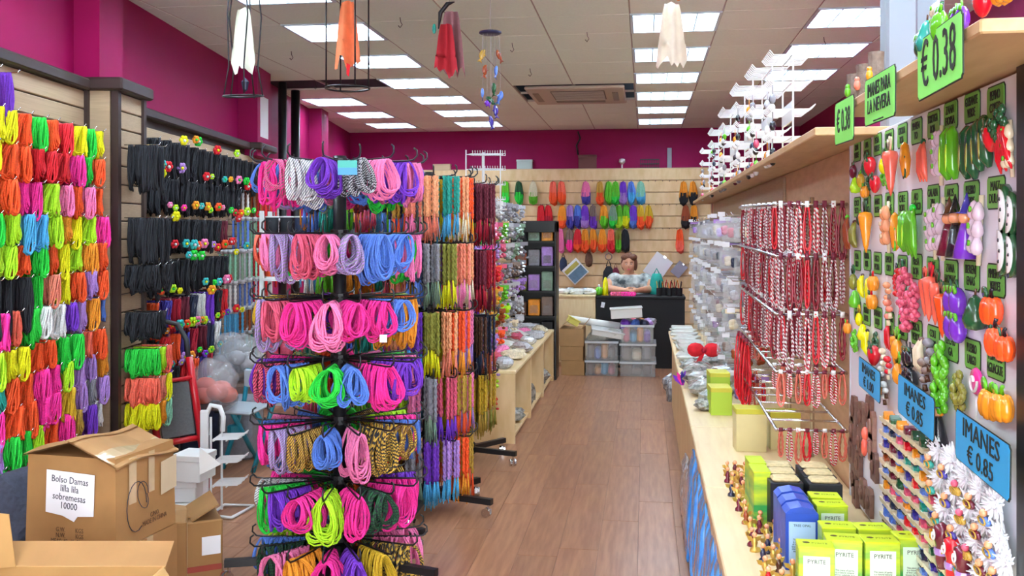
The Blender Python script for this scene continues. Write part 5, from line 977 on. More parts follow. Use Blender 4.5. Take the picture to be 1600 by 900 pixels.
def lidbox(name, lab, px, py, w_, dp, h, rot, mm):
    p = at_Y(px, py, CY + 0.1); t = thing(name, lab, 'box', p); t.rotation_euler = rot; ob('tray', MB().bbox((-w_ / 2, -dp / 2, 0), (w_ / 2, dp / 2, h), 0.005), mm, t); ob('rim', MB().bbox((-w_ / 2 - 0.008, -dp / 2 - 0.008, h - 0.015), (w_ / 2 + 0.008, dp / 2 + 0.008, h), 0.004), mm, t); return t
WHB = mat('white_card', '#eef0ee', 0.5)
lidbox('white_box', 'white lidded box lying on the top crate', 979, 496, 0.33, 0.2, 0.11, (0, -0.07, 0.05), WHB); lidbox('white_box', 'white tray tipped on the bags above the crates', 948, 524, 0.34, 0.22, 0.07, (0.1, 0.16, 0.1), WHB)
o = ob('white_tube', MB().tube([(-0.28, 0, 0), (0.28, 0, 0)], 0.04, 12), WHB, None, at_Y(928, 504, CY + 0.2), (0, 0.14, 0.1), True); tag(o, 'long white paper roll lying across the cartons', 'paper roll')
for k, (px, py) in enumerate([(937, 526), (955, 522)]):
    o = inst(BAGS[k], 'white_bag', mat('bag_white', '#d8dcd4', 0.3, coat=0.4, var=0.3, scale=30), None, at_Y(px, py + 6, CY + 0.12), (0, 0, k), (1.3, 1.0, 1.0)); tag(o, 'crumpled white bag on the crates, %s' % ['by the cartons', 'beneath the tipped tray'][k], 'bag')
def carton(name, lab, px0, px1, yb, yt, Y, dp, rz=0.0, mm=None, flaps=True):
    mm = mm or KRAFT; xa, xb = X_at(px0, Y), X_at(px1, Y); z0, z1 = max(0, at_Y((px0 + px1) / 2, yb, Y).z), at_Y((px0 + px1) / 2, yt, Y).z; w_ = (xb - xa) / 2; h = z1 - z0
    t = thing(name, lab, 'box', ((xa + xb) / 2, Y, z0), rz); ob('carton', MB().bbox((-w_, 0, 0), (w_, dp, h - 0.004), 0.004), mm, t)
    if flaps: ob('flap', MB().box((-w_, 0, h - 0.004), (-0.004, dp, h)), mm, t); ob('flap', MB().box((0.004, 0, h - 0.004), (w_, dp, h)), mm, t); ob('tape', MB().box((-0.03, -0.002, h), (0.03, dp, h + 0.001)), mat('tape', '#c9a878', 0.25), t)
    return t
carton('cardboard_box', 'cardboard box on the floor beside the clear crates', 877, 913, 590, 563, CY, 0.4); carton('cardboard_box', 'cardboard box with printed square, second in the stack by the crates', 875, 911, 563, 541, CY, 0.4)
t = carton('cardboard_box', 'open cardboard box on top of the stack by the crates', 874, 912, 541, 514, CY, 0.38); 
ob('open_flap', MB().box((0, 0, 0), (0.13, 0.36, 0.005)), KRAFT, t, (0.11, 0.01, 0.19), (0, -0.9, 0)); ob('open_flap', MB().box((0, 0, 0), (0.13, 0.36, 0.005)), KRAFT, t, (-0.12, 0.01, 0.19), (0, -0.75, 0))
lidbox('yellow_box', 'small yellow carton tilted on the cardboard stack', 893, 506, 0.12, 0.14, 0.07, (0, 0.5, 0.2), mat('carton_y2', '#d8cc60', 0.5))
# ---- black shelf unit and left platform with packets
BX, BYs = -0.93, 9.9
bu = thing('black_shelf', 'black open shelf unit of small boxes at the end of the platform', 'shelf unit', (BX - 0.22, BYs, 0)); SHB = mat('shelf_black', '#0c0c0e', 0.4)
for x in (-0.24, 0.22): ob('side', MB().bbox((x, 0, 0), (x + 0.02, 0.3, 1.64), 0.003), SHB, bu)
ob('top', MB().bbox((-0.24, 0, 1.53), (0.24, 0.3, 1.65), 0.004), SHB, bu); ob('back', MB().box((-0.22, 0.285, 0), (0.22, 0.3, 1.55)), SHB, bu)
for k in range(6): ob('shelf_board', MB().box((-0.22, 0.01, 0.12 + 0.26 * k), (0.22, 0.285, 0.14 + 0.26 * k)), SHB, bu)
for k in range(15):
    j, i = k // 3, k % 3; c = ['lilac', 'grey', 'black', 'brown', 'amber', 'taupe', 'olive', 'lilac', 'sage', 'rust', 'grey', 'lilac', 'black', 'sage', 'amber'][k]
    t = thing('boxed_trinket', '%s boxed trinket in the black shelf unit, %s shelf up, %s along' % (word(c), ORD[j], ORD[i]), 'box', (BX - 0.22 - 0.14 + 0.14 * i, BYs + 0.1, 0.14 + 0.26 * j + 0.26), group='boxed trinkets in the black shelf'); ob('box', MB().bbox((-0.06, -0.05, 0), (0.06, 0.05, 0.14 + 0.03 * (k % 3)), 0.006), mat('bt_' + c, HUE[c], 0.4, var=0.5, scale=30), t); ob('window', MB().box((-0.04, -0.053, 0.03), (0.04, -0.05, 0.11)), GLASS, t)
pl = [6.9 + 0.99 * k for k in range(4)]
for k in range(3):
    t = thing('counter_unit', 'cream open fronted platform unit left of the aisle, %s from the camera' % ORD[k], 'counter', (0, 0, 0), group='platform units left of the aisle'); y0, y1 = pl[k] + 0.004, pl[k + 1] - 0.004
    ob('top', MB().bbox((-1.5, y0, 0.505), (BX, y1, 0.53), 0.004), CREAM, t)
    for y in (y0, y1 - 0.018): ob('side_panel', MB().box((-1.48, y, 0), (BX - 0.005, y + 0.018, 0.505)), MAPLE, t)
    ob('back_panel', MB().box((-1.5, y0, 0), (-1.482, y1, 0.505)), MAPLE, t); ob('bottom', MB().box((-1.48, y0 + 0.018, 0.03), (BX - 0.02, y1 - 0.018, 0.048)), MAPLE, t)
    for j in range(4):
        o = inst(BAGS[(k + j) % 3], 'plastic_bag', BAGM if j % 2 else BAGG, None, (BX - 0.13 - 0.1 * (j % 2), y0 + 0.14 + 0.22 * j, 0.049), (0, 0, j + k), (1.0, 1.1, 1.1 + 0.5 * (k > 0))); tag(o, 'clear plastic bag inside the %s platform unit, %s along' % (ORD[k], ORD[j]), 'bag', 'bags inside the platform')
for k in range(2):
    o = inst(BAGS[k], 'storage_bag', mat('bag_white', '#d8dcd4', 0.3), None, (-1.2, 8.2 + 0.7 * k, 0.525), (0, 0, k), (1.2, 1.3, 0.9)); tag(o, 'pale crumpled bag lying on the platform, %s of two' % ORD[k], 'bag')
dp_ = thing('display_partition', 'slotted board above the platform crowded with sparkling packets', 'display panel', (-1.5, 0, 0.53)); ob('board', MB().box((0, 6.92, 0), (0.03, 9.8, 1.32)), MAPLE, dp_)
PGL = MB().tube([(0, 0, 0), (0.24, 0, 0), (0.25, 0, 0.014)], 0.0035, 5).mesh('peg', 1)
CL = []
for s_ in range(3):
    q = random.Random(s_); m = MB()
    for k in range(26): m.ball((q.uniform(0.0, 0.2), q.uniform(-0.05, 0.05), q.uniform(-0.17, -0.02)), (q.uniform(.012, .022),) * 3, 5, 4)
    CL.append(m.mesh('cluster', 1, False))
GC = [x.split() for x in ('silver amber silver white silver grey grey silver', 'green green pink rose leaf silver grey sage', 'lilac magenta pink lilac rose silver sage grey', 'red amber red orange rose grey taupe grey', 'purple amber mustard amber leaf silver silver lilac', 'orange red gold rust lime silver grey silver', 'pink purple lilac orange pink silver cream silver')]
for zi in range(7):
    for k in range(9):
        y = 7.0 + 0.31 * k; z = 1.79 - 0.18 * zi; inst(PGL, 'peg', CHROME, dp_, (0.03, y, z - 0.53)); c = GC[zi][min(k, 7)]
        t = thing('trinket_cluster', '%s sparkling trinket cluster above the platform, %s peg row down, %s from the camera' % (word(c), ORD[zi], ORD[k]), 'trinket cluster', (-1.46 + R.uniform(0, .05), y, z), R.uniform(-.2, .2), 'clusters above the platform')
        t_ = inst(CL[(zi + k) % 3], 'pieces', mat('sparkle_' + c, HUE[c], 0.2, coat=0.7, var=0.7, scale=90), t, scale=(1.25, 1.2, 1)); t_['kind'] = 'stuff'; inst(PKh, 'header_card', plain(c), t, (0.22, 0, 0), (0, 0, 0.3))
for k in range(6):
    c = ['navy', 'lilac', 'mustard', 'lime', 'coral', 'red', 'grey', 'sky'][k]; o = inst(CL[k % 3], 'trinket_heap', mat('sparkle_' + c, HUE[c], 0.2, coat=0.7, var=0.7, scale=90), None, (-1.38 + 0.1 * (k % 2), 6.866, 0.68 - 0.06 * k), (0, 0, -0.3), (1.2, 0.6, 0.7)); tag(o, '%s trinket strand hung on the platform end, %s down' % (word(c), ORD[k]), 'trinket cluster', 'strands on the platform end')
for k in range(12):
    c = ['silver', 'rose', 'cream', 'pink', 'silver', 'taupe', 'white', 'rose', 'silver', 'pink', 'cream', 'silver'][k]; t = thing('goods_bag', 'clear bag of %s goods on the left platform top, %s from the camera' % (word(c), ORD[k]), 'bag', (-1.03 - 0.13 * (k % 2), 7.05 + 0.235 * k, 0.53), k, 'goods bags on the left platform')
    inst(BAGS[k % 3], 'bag', mat('gbag_' + c, HUE[c], 0.25, coat=0.6, var=0.6, scale=60, bump=0.6), t, scale=(0.7, 0.9, 0.9)); inst(KNOT, 'knot', BAGM, t, (0, 0, 0.07))
for k in range(4):
    o = inst(BAGS[k % 3], 'floor_bag', mat('dark_film', '#4a4850', 0.2, coat=0.7, col2='#b8b8bc', scale=30, bump=0.9), None, (0.27 + 0.06 * (k % 2), 8.85 + 0.24 * k, 0.0), (0, 0, k), (0.8, 1.0, 1.9)); tag(o, 'dark glossy bag on the floor at the far end of the counter, %s along' % ORD[k], 'bag', 'dark bags on the floor')
# ---- white wire rack rising above the third spinner
t = thing('wire_stand', 'tall white wire prong stand above the packets by the back wall', 'wire stand', C2W(-0.24, 8.0, 0), A); m = wire_stand(0.5, 0.22, 4, 14, 4); m.v = [Vector((p.y * 1.3 + (0.05 if abs(p.x) > 0.05 else 0), p.x * 1.6, p.z)) for p in m.v]
for v in m.v: v.z += 1.72
m.tube([(0, 0, 0.02), (0, 0, 2.2)], 0.012, 7); ob('wire_frame', m, WHITEW, t); ob('foot', MB().lathe([(0.16, 0), (0.16, 0.02), (0.02, 0.03)], n=16), WHITEW, t)
# ================================================================ clutter on the left
CARD = mat('cardboard', '#a67a48', 0.75, var=0.25, scale=7, bump=0.1); CARDI = mat('cardboard_in', '#c2965a', 0.8, var=0.15, scale=9); TAPEM = mat('packing_tape', '#cdb48c', 0.15, coat=0.7, var=0.3, scale=12, bump=0.3)
def Lf(px, d): return (px - 800) / F * d
# big taped carton
bz0, bz1 = 0.36, 0.70
bx = thing('cardboard_box', 'large taped cardboard box with white handwritten note, on the stack', 'box', C2W(Lf(181, 3.55), 3.55, bz0), A)
M0 = Matrix.Rotation(math.radians(38), 4, 'Z'); wA, wB = 0.37, 0.42           # two faces meet at the corner nearest the camera
# left face runs to upper left, right face to the right and back
e1 = Vector((-0.385, 0.10, 0)); e2 = Vector((0.095, 0.36, 0)); hgt = bz1 - bz0
def quadbox(o_, a, b_, z0, z1, t=0.0, bulge=0.0):
    m = MB(); n = len(m.v); c = [o_, o_ + a, o_ + a + b_, o_ + b_]
    for z in (z0, z1):
        for p in c: m.v.append(Vector((p.x, p.y, z)) + (Vector((0, 0, 0)) if z == z0 else (p - (o_ + (a + b_) / 2)).normalized() * bulge))
    for q in ((3, 2, 1, 0)[::-1], (4, 5, 6, 7)[::-1], (0, 1, 5, 4)[::-1], (1, 2, 6, 5)[::-1], (2, 3, 7, 6)[::-1], (3, 0, 4, 7)[::-1]): m.face(q)
    return m
O_ = Vector((0, 0, 0)); ob('carton', quadbox(O_, e1, e2, 0, hgt, bulge=-0.01), CARD, bx)
# bulging top flaps that meet in a ridge
def flap(u0, u1, lift0, lift1, nm, mm):
    m = MB(); m.sheet(lambda u, v: tuple(O_ + e2 * (-0.02 + 1.04 * v) + e1 * (u0 + (u1 - u0) * u) + Vector((0, 0, hgt + lift0 + (lift1 - lift0) * u + 0.012 * math.sin(5 * v + u)))), 6, 8); m2 = MB(); m2.v = list(m.v) + [p - Vector((0, 0, 0.006)) for p in m.v]; k = len(m.v); m2.f = list(m.f) + [tuple(i + k for i in f[::-1]) for f in m.f]; m2.m = [0] * len(m2.f)
    return ob(nm, m2, mm, bx)
flap(-0.03, 0.52, -0.03, 0.055, 'flap', CARD); flap(1.02, 0.45, 0.0, 0.05, 'flap', CARD)
m = MB(); m.sheet(lambda u, v: tuple(O_ + e2 * (-0.015 + 1.03 * v) + e1 * (0.02 + 0.42 * u) + Vector((0, 0, hgt + 0.0 + 0.056 * u - 0.018 + 0.012 * math.sin(5 * v + u)))), 5, 8); ob('tape', m, TAPEM, bx)
m = MB(); nrm = Vector((0.36, -0.205, 0)).normalized() * 0.002
m.sheet(lambda u, v: tuple(O_ + e2 * (0.2 + 0.12 * v) + nrm + Vector((0, 0, hgt * (0.45 + 0.52 * u)))), 2, 2); m.sheet(lambda u, v: tuple(O_ + e2 * (0.52 + 0.1 * v) + nrm + Vector((0, 0, hgt * (0.5 + 0.47 * u)))), 2, 2); ob('tape', m, TAPEM, bx)
def on_left(u, z, off=0.003): n = Vector((-e1.y, e1.x, 0)).normalized(); n = -n if n.y > 0 else n; return O_ + e1 * u + n * off + Vector((0, 0, z))
rzl = math.atan2(-e1.y, -e1.x)
m = MB(); m.prism([(-0.105, -0.075), (-0.03, -0.085), (0.02, -0.105), (0.035, -0.085), (0.105, -0.08), (0.11, 0.075), (-0.1, 0.085)], -0.001, 0.001); nt_ = ob('note', m, PAPER, bx, on_left(0.5, hgt * 0.60), (0, 0, rzl))
PENB = mat('pen_ink', '#2a3040', 0.6); text('Bolso Damas\nlilla lila\nsobremesas\n10000', 0.036, PENB, nt_, (0.0, -0.0016, 0.0), (pi / 2, 0.06, 0), sx=0.85, ext=0.0003)
PRT = mat('print_ink', '#5a4028', 0.7); text('G.W.        KGS\nN.W.        KGS\nMEAS: 48x40x52 CM', 0.024, PRT, bx, on_left(0.5, hgt * 0.13), (pi / 2, 0, rzl), 'printing', 0.8, ext=0.0003)
rzr = math.atan2(e2.y, e2.x); nr2 = Vector((e2.y, -e2.x, 0)).normalized()
text('C/NO.\nMADE IN CHINA', 0.026, PRT, bx, tuple(O_ + e2 * 0.62 + nr2 * 0.003 + Vector((0, 0, hgt * 0.2))), (pi / 2, 0, rzr), 'printing', 0.8, ext=0.0003)
m = MB(); m.tube([tuple(O_ + e2 * (0.32 + 0.16 * math.cos(t * 0.35)) + nr2 * 0.003 + Vector((0, 0, hgt * (0.4 + 0.28 * math.sin(t * 0.35))))) for t in range(16)], 0.0016, 4); m.tube([tuple(O_ + e2 * (0.42 + 0.09 * math.cos(t * 0.5)) + nr2 * 0.003 + Vector((0, 0, hgt * (0.5 + 0.16 * math.sin(t * 0.45))))) for t in range(15)], 0.0014, 4); ob('pen_scribble', m, PENB, bx)
ob('side_label', MB().prism([(-0.05, -0.07), (0.05, -0.06), (0.05, 0.07), (-0.05, 0.06)], -0.001, 0.001), mat('label_pale', '#c8b494', 0.6), bx, tuple(O_ + e2 * 0.86 + nr2 * 0.004 + Vector((0, 0, hgt * 0.62))), (0, 0, rzr))
sb = thing('cardboard_box', 'plain cardboard box carrying the large taped one', 'box', C2W(Lf(181, 3.55), 3.55, 0), A); ob('carton', quadbox(Vector((0.01, 0.02, 0)), e1 * 0.98, e2 * 0.95, 0, bz0 - 0.002), CARD, sb); ob('tape', quadbox(Vector((0.01, 0.02, 0)) + e2 * 0.42 - e1 * 0.004, e1 * 0.99, e2 * 0.1, 0.02, bz0 - 0.0015), TAPEM, sb)
# open carton in front
zo = 0.46
oc = thing('cardboard_box', 'open empty cardboard box in the near corner below the taped one', 'box', C2W(Lf(120, 3.0), 3.0, 0), A); T_ = 0.008
xl, xr, yf, yb = -0.46, 0.235, -0.26, 0.12
m = MB(); m.box((xl, yf, 0), (xr, yb, T_)); m.box((xl, yf, T_), (xr, yf + T_, zo)); m.box((xl, yb - T_, T_), (xr, yb, zo)); m.box((xl, yf + T_, T_), (xl + T_, yb - T_, zo)); m.box((xr - T_, yf + T_, T_), (xr, yb - T_, zo)); ob('carton', m, CARDI, oc)
ob('back_flap', MB().box((xl, 0, 0), (xr, T_, 0.10)), CARD, oc, (0, yb - 0.004, zo - 0.002), (-0.95, 0, 0)); ob('side_flap', MB().box((0, yf + 0.02, -0.003), (0.13, yb - 0.02, 0.005)), CARDI, oc, (xr - 0.004, 0, zo - 0.002), (0, 0.95, 0)); ob('front_flap', MB().box((xl, -0.13, -0.004), (xr - 0.03, 0, 0.004)), CARDI, oc, (0, yf + 0.004, zo), (0.5, 0, 0))
ob('side_flap', MB().prism([(0, 0), (0.22, 0.0), (0.20, 0.17), (0.05, 0.20)], -0.004, 0.004), CARDI, oc, (-0.46, 0.05, zo), (0, 0, 0.3))
t = thing('cardboard_box', 'small cardboard box with white label on the wooden floor', 'box', C2W(Lf(298, 4.25), 4.25, 0), A + 0.45); ob('carton', MB().bbox((-0.13, -0.05, 0), (0.13, 0.2, 0.27), 0.006), CARD, t); ob('flap', MB().box((-0.13, -0.0, 0), (0.0, 0.2, 0.005)), CARD, t, (0, 0, 0.275), (0, 0.25, 0)); ob('flap', MB().box((0.0, -0.05, 0), (0.13, 0.2, 0.005)), CARD, t, (0, 0, 0.272), (0, -0.5, 0)); ob('label', MB().box((0.04, -0.053, 0.12), (0.12, -0.05, 0.2)), PAPER, t); ob('red_band', MB().box((-0.05, -0.0525, 0.05), (0.125, -0.05, 0.075)), mat('red_print', '#a04030', 0.6), t); ob('tape', MB().box((-0.06, -0.0525, 0.0), (-0.02, -0.05, 0.27)), TAPEM, t)
t = thing('cardboard_box', 'small cardboard box tucked against the large taped stack', 'box', C2W(Lf(258, 4.05), 4.1, 0), A + 0.3); ob('carton', MB().bbox((-0.07, 0, 0), (0.07, 0.2, 0.3), 0.005), CARD, t); ob('tape', MB().box((-0.02, -0.002, 0), (0.02, 0.2, 0.302)), TAPEM, t)
for k, (px, d, w_, h, z0, rz) in enumerate([(288, 4.75, 0.14, 0.2, 0.0, 0.2), (285, 4.8, 0.16, 0.10, 0.205, 0.1), (300, 4.78, 0.15, 0.13, 0.31, -0.2)]):
    t = thing('white_box', 'white card box in the pile behind the taped box, %s from the floor' % ORD[k], 'box', C2W(Lf(px, d), d, z0), A + rz, 'white boxes behind the cartons'); ob('body', MB().bbox((-w_ / 2, -0.06, 0), (w_ / 2, 0.1, h), 0.004), WHB, t); ob('lid', MB().bbox((-w_ / 2 - .004, -0.064, h - 0.03), (w_ / 2 + .004, 0.104, h + 0.002), 0.003), WHB, t)
o = ob('folded_card', MB().prism([(0, 0), (0.1, 0.05), (0.0, 0.13)], -0.002, 0.002), WHB, None, C2W(Lf(312, 4.5), 4.5, 0.40), (0, 0, A)); o.location.z = at_d(312, 742, 4.5).z; tag(o, 'white folded card corner poking out of the white boxes', 'card')
# white wire floor stand
ws = thing('wire_floor_stand', 'white wire floor stand with prong tiers beside the red step ladder', 'wire stand', C2W(Lf(338, 5.3), 5.3, 0), A)
ob('side_plate', MB().bbox((-0.085, -0.02, 0), (-0.04, 0.0, 0.56), 0.004), WHITEW, ws); m = MB()
for x in (-0.03, 0.03): m.tube([(x, 0, 0.01), (x, 0, 0.52)], 0.007, 6)
ob('uprights', m, WHITEW, ws)
ob('arched_head', MB().tube([(-0.05, 0, 0.42), (-0.06, 0, 0.52), (-0.03, 0, 0.585), (0.02, 0, 0.575), (0.04, 0, 0.52), (0.035, 0, 0.44)], 0.014, 7), WHITEW, ws, smooth=True)
for k in range(3):
    z = 0.16 + 0.125 * k; m = MB()
    for j in range(9): y = -0.08 + 0.02 * j; m.tube([(0.0, y, z), (0.14 + 0.004 * (j % 3), y, z + 0.005), (0.155, y, z + 0.022)], 0.0035, 4)
    m.tube([(0.01, -0.09, z - 0.004), (0.01, 0.09, z - 0.004)], 0.005, 5); m.tube([(0.08, -0.09, z - 0.004), (0.08, 0.09, z - 0.004)], 0.004, 5); ob('prong_tier', m, WHITEW, ws)
ob('base_loop', MB().tube([(0.0, -0.12, 0.012), (0.13, -0.16, 0.012), (0.19, 0.06, 0.012), (0.02, 0.08, 0.012)], 0.009, 6, True), WHITEW, ws, smooth=True)
# red folding step ladder
sl_ = thing('step_ladder', 'red folded step ladder with grey tread and black loop handle', 'step ladder', C2W(Lf(290, 5.75), 5.75, 0), A + 0.35); REDP = mat('red_paint', '#c81424', 0.35, coat=0.3); sl_.rotation_euler = (0.0, -0.12, A + 0.35)
for x, nm in ((-0.12, 'rail'), (0.12, 'rail')): ob(nm, MB().tube([(x * 1.05, -0.08, 0.0), (x, 0.0, 0.55), (x * 0.95, 0.03, 0.78)], 0.022, 8), REDP, sl_, smooth=True)
ob('cross_bar', MB().tube([(-0.12, -0.03, 0.30), (0.12, -0.03, 0.30)], 0.018, 8), REDP, sl_, smooth=True); ob('cross_bar', MB().tube([(-0.118, 0.0, 0.66), (0.118, 0.0, 0.66)], 0.012, 8), REDP, sl_, smooth=True)
ob('tread', MB().bbox((-0.095, -0.05, 0.32), (0.095, -0.025, 0.64), 0.006), mat('tread_grey', '#6c6e70', 0.8, var=0.3, scale=80), sl_, rot=(-0.08, 0, 0)); ob('handle', MB().tube([(-0.11, 0.03, 0.78), (-0.115, 0.05, 0.90), (-0.075, 0.07, 0.99), (0.0, 0.08, 1.01), (0.075, 0.07, 0.98), (0.112, 0.05, 0.88), (0.11, 0.03, 0.76)], 0.016, 8), mat('handle_grip', '#2c3034', 0.5), sl_, smooth=True)
# bags and a folding chair beyond
CLB = mat('bag_clear', '#c8ccd2', 0.12, coat=0.8, alpha=0.38, bump=0.9, var=0.2, scale=22); BIG = [lumpy(70 + i, (0.16, 0.14, 0.16), 28, 18) for i in range(3)]
for k, (px, d, z, s, c, lab) in enumerate([(335, 6.2, 0.40, 0.9, 'coral', 'clear bag of coral pink goods beside the red ladder'), (362, 6.9, 0.47, 0.9, 'grey', 'big clear bag of grey goods behind the coral one'), (375, 6.9, 0.50, 0.9, 'silver', 'clear bag of white goods near the teal chair'), (338, 6.75, 0.43, 0.7, 'taupe', 'clear bag of taupe goods against the dark cords')]):
    t = thing('stuffed_bag', lab, 'bag', C2W(Lf(px, d), d, z), A + k); t.scale = (s,) * 3; inst(BIG[k % 3].mesh('bag', 1), 'bag', CLB, t); 
    for j in range(5): ob('goods', MB().ball((0.09 * math.cos(j * 1.3), 0.08 * math.sin(j * 1.3), 0.10 + 0.03 * (j % 3)), (0.08, 0.075, 0.06), 9, 6), mat('goods_' + c, HUE[c], 0.6, var=0.4, scale=20), t, smooth=True)
for k, (px, d, w_, h, c) in enumerate([(345, 6.6, 0.5, 0.40, 'grey'), (320, 6.55, 0.25, 0.42, 'navy'), (380, 6.95, 0.22, 0.46, 'taupe')]):
    t = thing('storage_case', '%s fabric case under the clear bags, %s along' % (word(c), ORD[k]), 'case', C2W(Lf(px, d), d + 0.02, 0), A, 'fabric cases under the bags'); ob('body', MB().bbox((-w_ / 2, -0.16, 0), (w_ / 2, 0.16, h), 0.02), cloth(c), t); ob('handle', MB().tube([(-0.06, -0.16, h * 0.8), (-0.05, -0.2, h * 0.84), (0.05, -0.2, h * 0.84), (0.06, -0.16, h * 0.8)], 0.01, 6), BLACKM, t)
fc = thing('folding_chair', 'teal framed folding chair leaning by the bags', 'chair', C2W(Lf(390, 6.3), 6.3, 0), A - 0.4); TL = mat('teal_paint', '#1f8aa0', 0.35)
for x in (-0.12, 0.12): ob('leg', MB().tube([(x, -0.12, 0), (x, 0.1, 0.42), (x, 0.14, 0.62)], 0.016, 8), TL, fc, smooth=True); ob('leg', MB().tube([(x * 0.85, 0.2, 0), (x * 0.85, -0.08, 0.4)], 0.016, 8), TL, fc, smooth=True)
ob('seat', MB().bbox((-0.13, -0.1, 0.385), (0.13, 0.1, 0.41), 0.01), mat('chair_seat', '#b8c4cc', 0.5), fc, rot=(0.15, 0, 0)); ob('backrest', MB().bbox((-0.13, 0.10, 0.5), (0.13, 0.12, 0.62), 0.008), mat('chair_seat', '#b8c4cc', 0.5), fc); ob('joint_bracket', MB().bbox((-0.15, -0.05, 0.2), (-0.1, 0.06, 0.27), 0.01), TL, fc)
# grey cloth heap and a green tub below the neon skeins
o = inst(BIG[1].mesh('heap', 1, False), 'cloth_heap', mat('heap_dark', '#3c4050', 0.9, var=0.5, scale=60), None, C2W(Lf(35, 3.85), 3.85, 0.2), (0, 0, 1), (0.9, 0.9, 1.0)); tag(o, 'dark speckled cloth heap behind the open carton', 'cloth')
t = thing('green_tub', 'green and white plastic tub behind the taped box', 'tub', C2W(Lf(152, 4.6), 4.6, 0.38)); ob('tub', MB().lathe([(0.06, 0), (0.07, 0.06), (0.07, 0.09)], n=14), gloss('leaf'), t); ob('lid', MB().lathe([(0.074, 0.09), (0.074, 0.115), (0.06, 0.12)], n=14), gloss('white'), t)
o = ob('low_stool', MB().bbox((-0.2, -0.12, 0), (0.2, 0.12, 0.378), 0.01), CARD, None, C2W(Lf(150, 4.65), 4.65, 0), (0, 0, A)); o.name = 'cardboard_carton'; tag(o, 'closed carton under the green tub behind the taped box', 'box')
# white spool rack behind the spinners
sr = thing('spool_rack', 'white metal shelf rack of cord spools behind the nearest spinner', 'shelf rack', C2W(Lf(478, 7.4), 7.4, 0), A)
for x in (-0.34, 0.34):
    for y in (0, 0.25): ob('upright', MB().box((x - 0.015, y - 0.015, 0), (x + 0.015, y + 0.015, 1.7)), WHITEW, sr)
for j in range(5): ob('shelf_board', MB().box((-0.34, -0.015, 0.2 + 0.32 * j), (0.34, 0.265, 0.22 + 0.32 * j)), WHITEW, sr)
SPB = MB().lathe([(0.05, 0.012), (0.05, 0.15)], n=14).mesh('wound_cord', 1); SPF = MB(); SPF.lathe([(0.056, 0), (0.056, 0.012)], n=14); SPF.lathe([(0.056, 0.15), (0.056, 0.16), (0.02, 0.161)], n=14); SPF = SPF.mesh('flanges', 1, False)
for j in range(5):
    for k in range(6):
        c = [['black'] * 6, ['rose', 'rose', 'crimson', 'magenta', 'rose', 'pink'], ['magenta', 'rose', 'crimson', 'black', 'black', 'rose'], ['orange', 'green', 'orange', 'black', 'black', 'black'], ['black', 'black', 'navy', 'black', 'black', 'black']][j][k]
        t = thing('cord_spool', '%s cord spool on the white rack, %s shelf up, %s along' % (word(c), ORD[j], ORD[k]), 'spool', C2W(Lf(478, 7.4) - 0.28 + 0.113 * k, 7.48, 0.22 + 0.32 * j), A, 'spools on the white rack'); inst(SPB, 'wound_cord', yarn(c), t); inst(SPF, 'flange', plain('white'), t)
# ================================================================ hung from the ceiling
def ragged(seed, w_, h, mm, parent, at, yaw=0.0, cols=10, rows=10, taper=0.45):
    q = random.Random(seed); ends = [q.uniform(0.78, 1.0) for _ in range(cols + 1)]
    def fn(u, v):
        a = (u - 0.5) * 2; k = taper + (1 - taper) * v ** 0.7; e = ends[int(round(u * cols))]
        return (a * w_ / 2 * k, 0.03 * k * math.sin(9 * u + seed) + 0.05 * (1 - a * a), -h * v * (e if v > 0.6 else 1) - 0.02 * abs(a) * (1 - v))
    m = MB().sheet(fn, cols, rows, 0.004); return ob('cloth', m, mm, parent, at, (0, 0, yaw), True)
def at_ceiling(px, d): return C2W(Lf(px, d), d, CEIL)
# white rag in a wire cage
D_ = 4.9
def zpy(py, d): return H - (py - HOR) * d / F
def hang(name, lab, px, d, cat='hanging decoration'): return thing(name, lab, cat, C2W(Lf(px, d), d, CEIL), A)
t = hang('wire_cage_decoration', 'white ragged cloth inside a bent black wire cage hung from the ceiling', 380, D_)
ragged(1, 0.14, 0.36, mat('rag_white', '#e6ead8', 0.9, var=0.2, scale=20), t, (0.0, 0, zpy(8, D_) - CEIL)); zb = zpy(150, D_) - CEIL
ob('bottom_hoop', MB().tube([(0.10 * math.cos(k * pi / 8), 0.10 * math.sin(k * pi / 8), zb + 0.02 * math.sin(k * pi / 8)) for k in range(16)], 0.005, 5, True), BLACKM, t, smooth=True)
for k in range(5):
    a = k * 2 * pi / 5; ob('wire', MB().tube([(0, 0, 0), (0.06 * math.cos(a), 0.06 * math.sin(a), -0.05), (0.09 * math.cos(a + .2), 0.09 * math.sin(a + .2), zb * 0.45), (0.075 * math.cos(a), 0.075 * math.sin(a), zb * 0.8), (0.10 * math.cos(a), 0.10 * math.sin(a), zb)], 0.004, 5), BLACKM, t, smooth=True)
ob('charm', MB().lathe([(0.002, 0), (0.02, -0.02), (0.012, -0.06), (0.002, -0.07)], n=7), plain('navy'), t, (0.01, 0, zpy(122, D_) - CEIL))
t = hang('wire_cage_decoration', 'orange ragged cloth in a straight round black wire frame hung from the ceiling', 543, 5.0); D_ = 5.0; zb = zpy(138, D_) - CEIL
ragged(2, 0.145, 0.37, mat('rag_orange', '#f08a5c', 0.9, var=0.25, scale=20), t, (0.0, 0, zpy(0, D_) - CEIL + 0.01)); ob('red_tag', MB().prism([(0, 0), (0.02, -0.01), (0.012, -0.07), (0.0, -0.06)], -0.002, 0.002), cloth('red'), t, (0.0, -0.03, zpy(100, D_) - CEIL))
for zz in (zb, -0.13 * 0): ob('hoop', MB().tube([(0.115 * math.cos(k * pi / 8), 0.115 * math.sin(k * pi / 8), zz - (0.05 if zz == 0 else 0)) for k in range(16)], 0.005, 5, True), BLACKM, t, smooth=True)
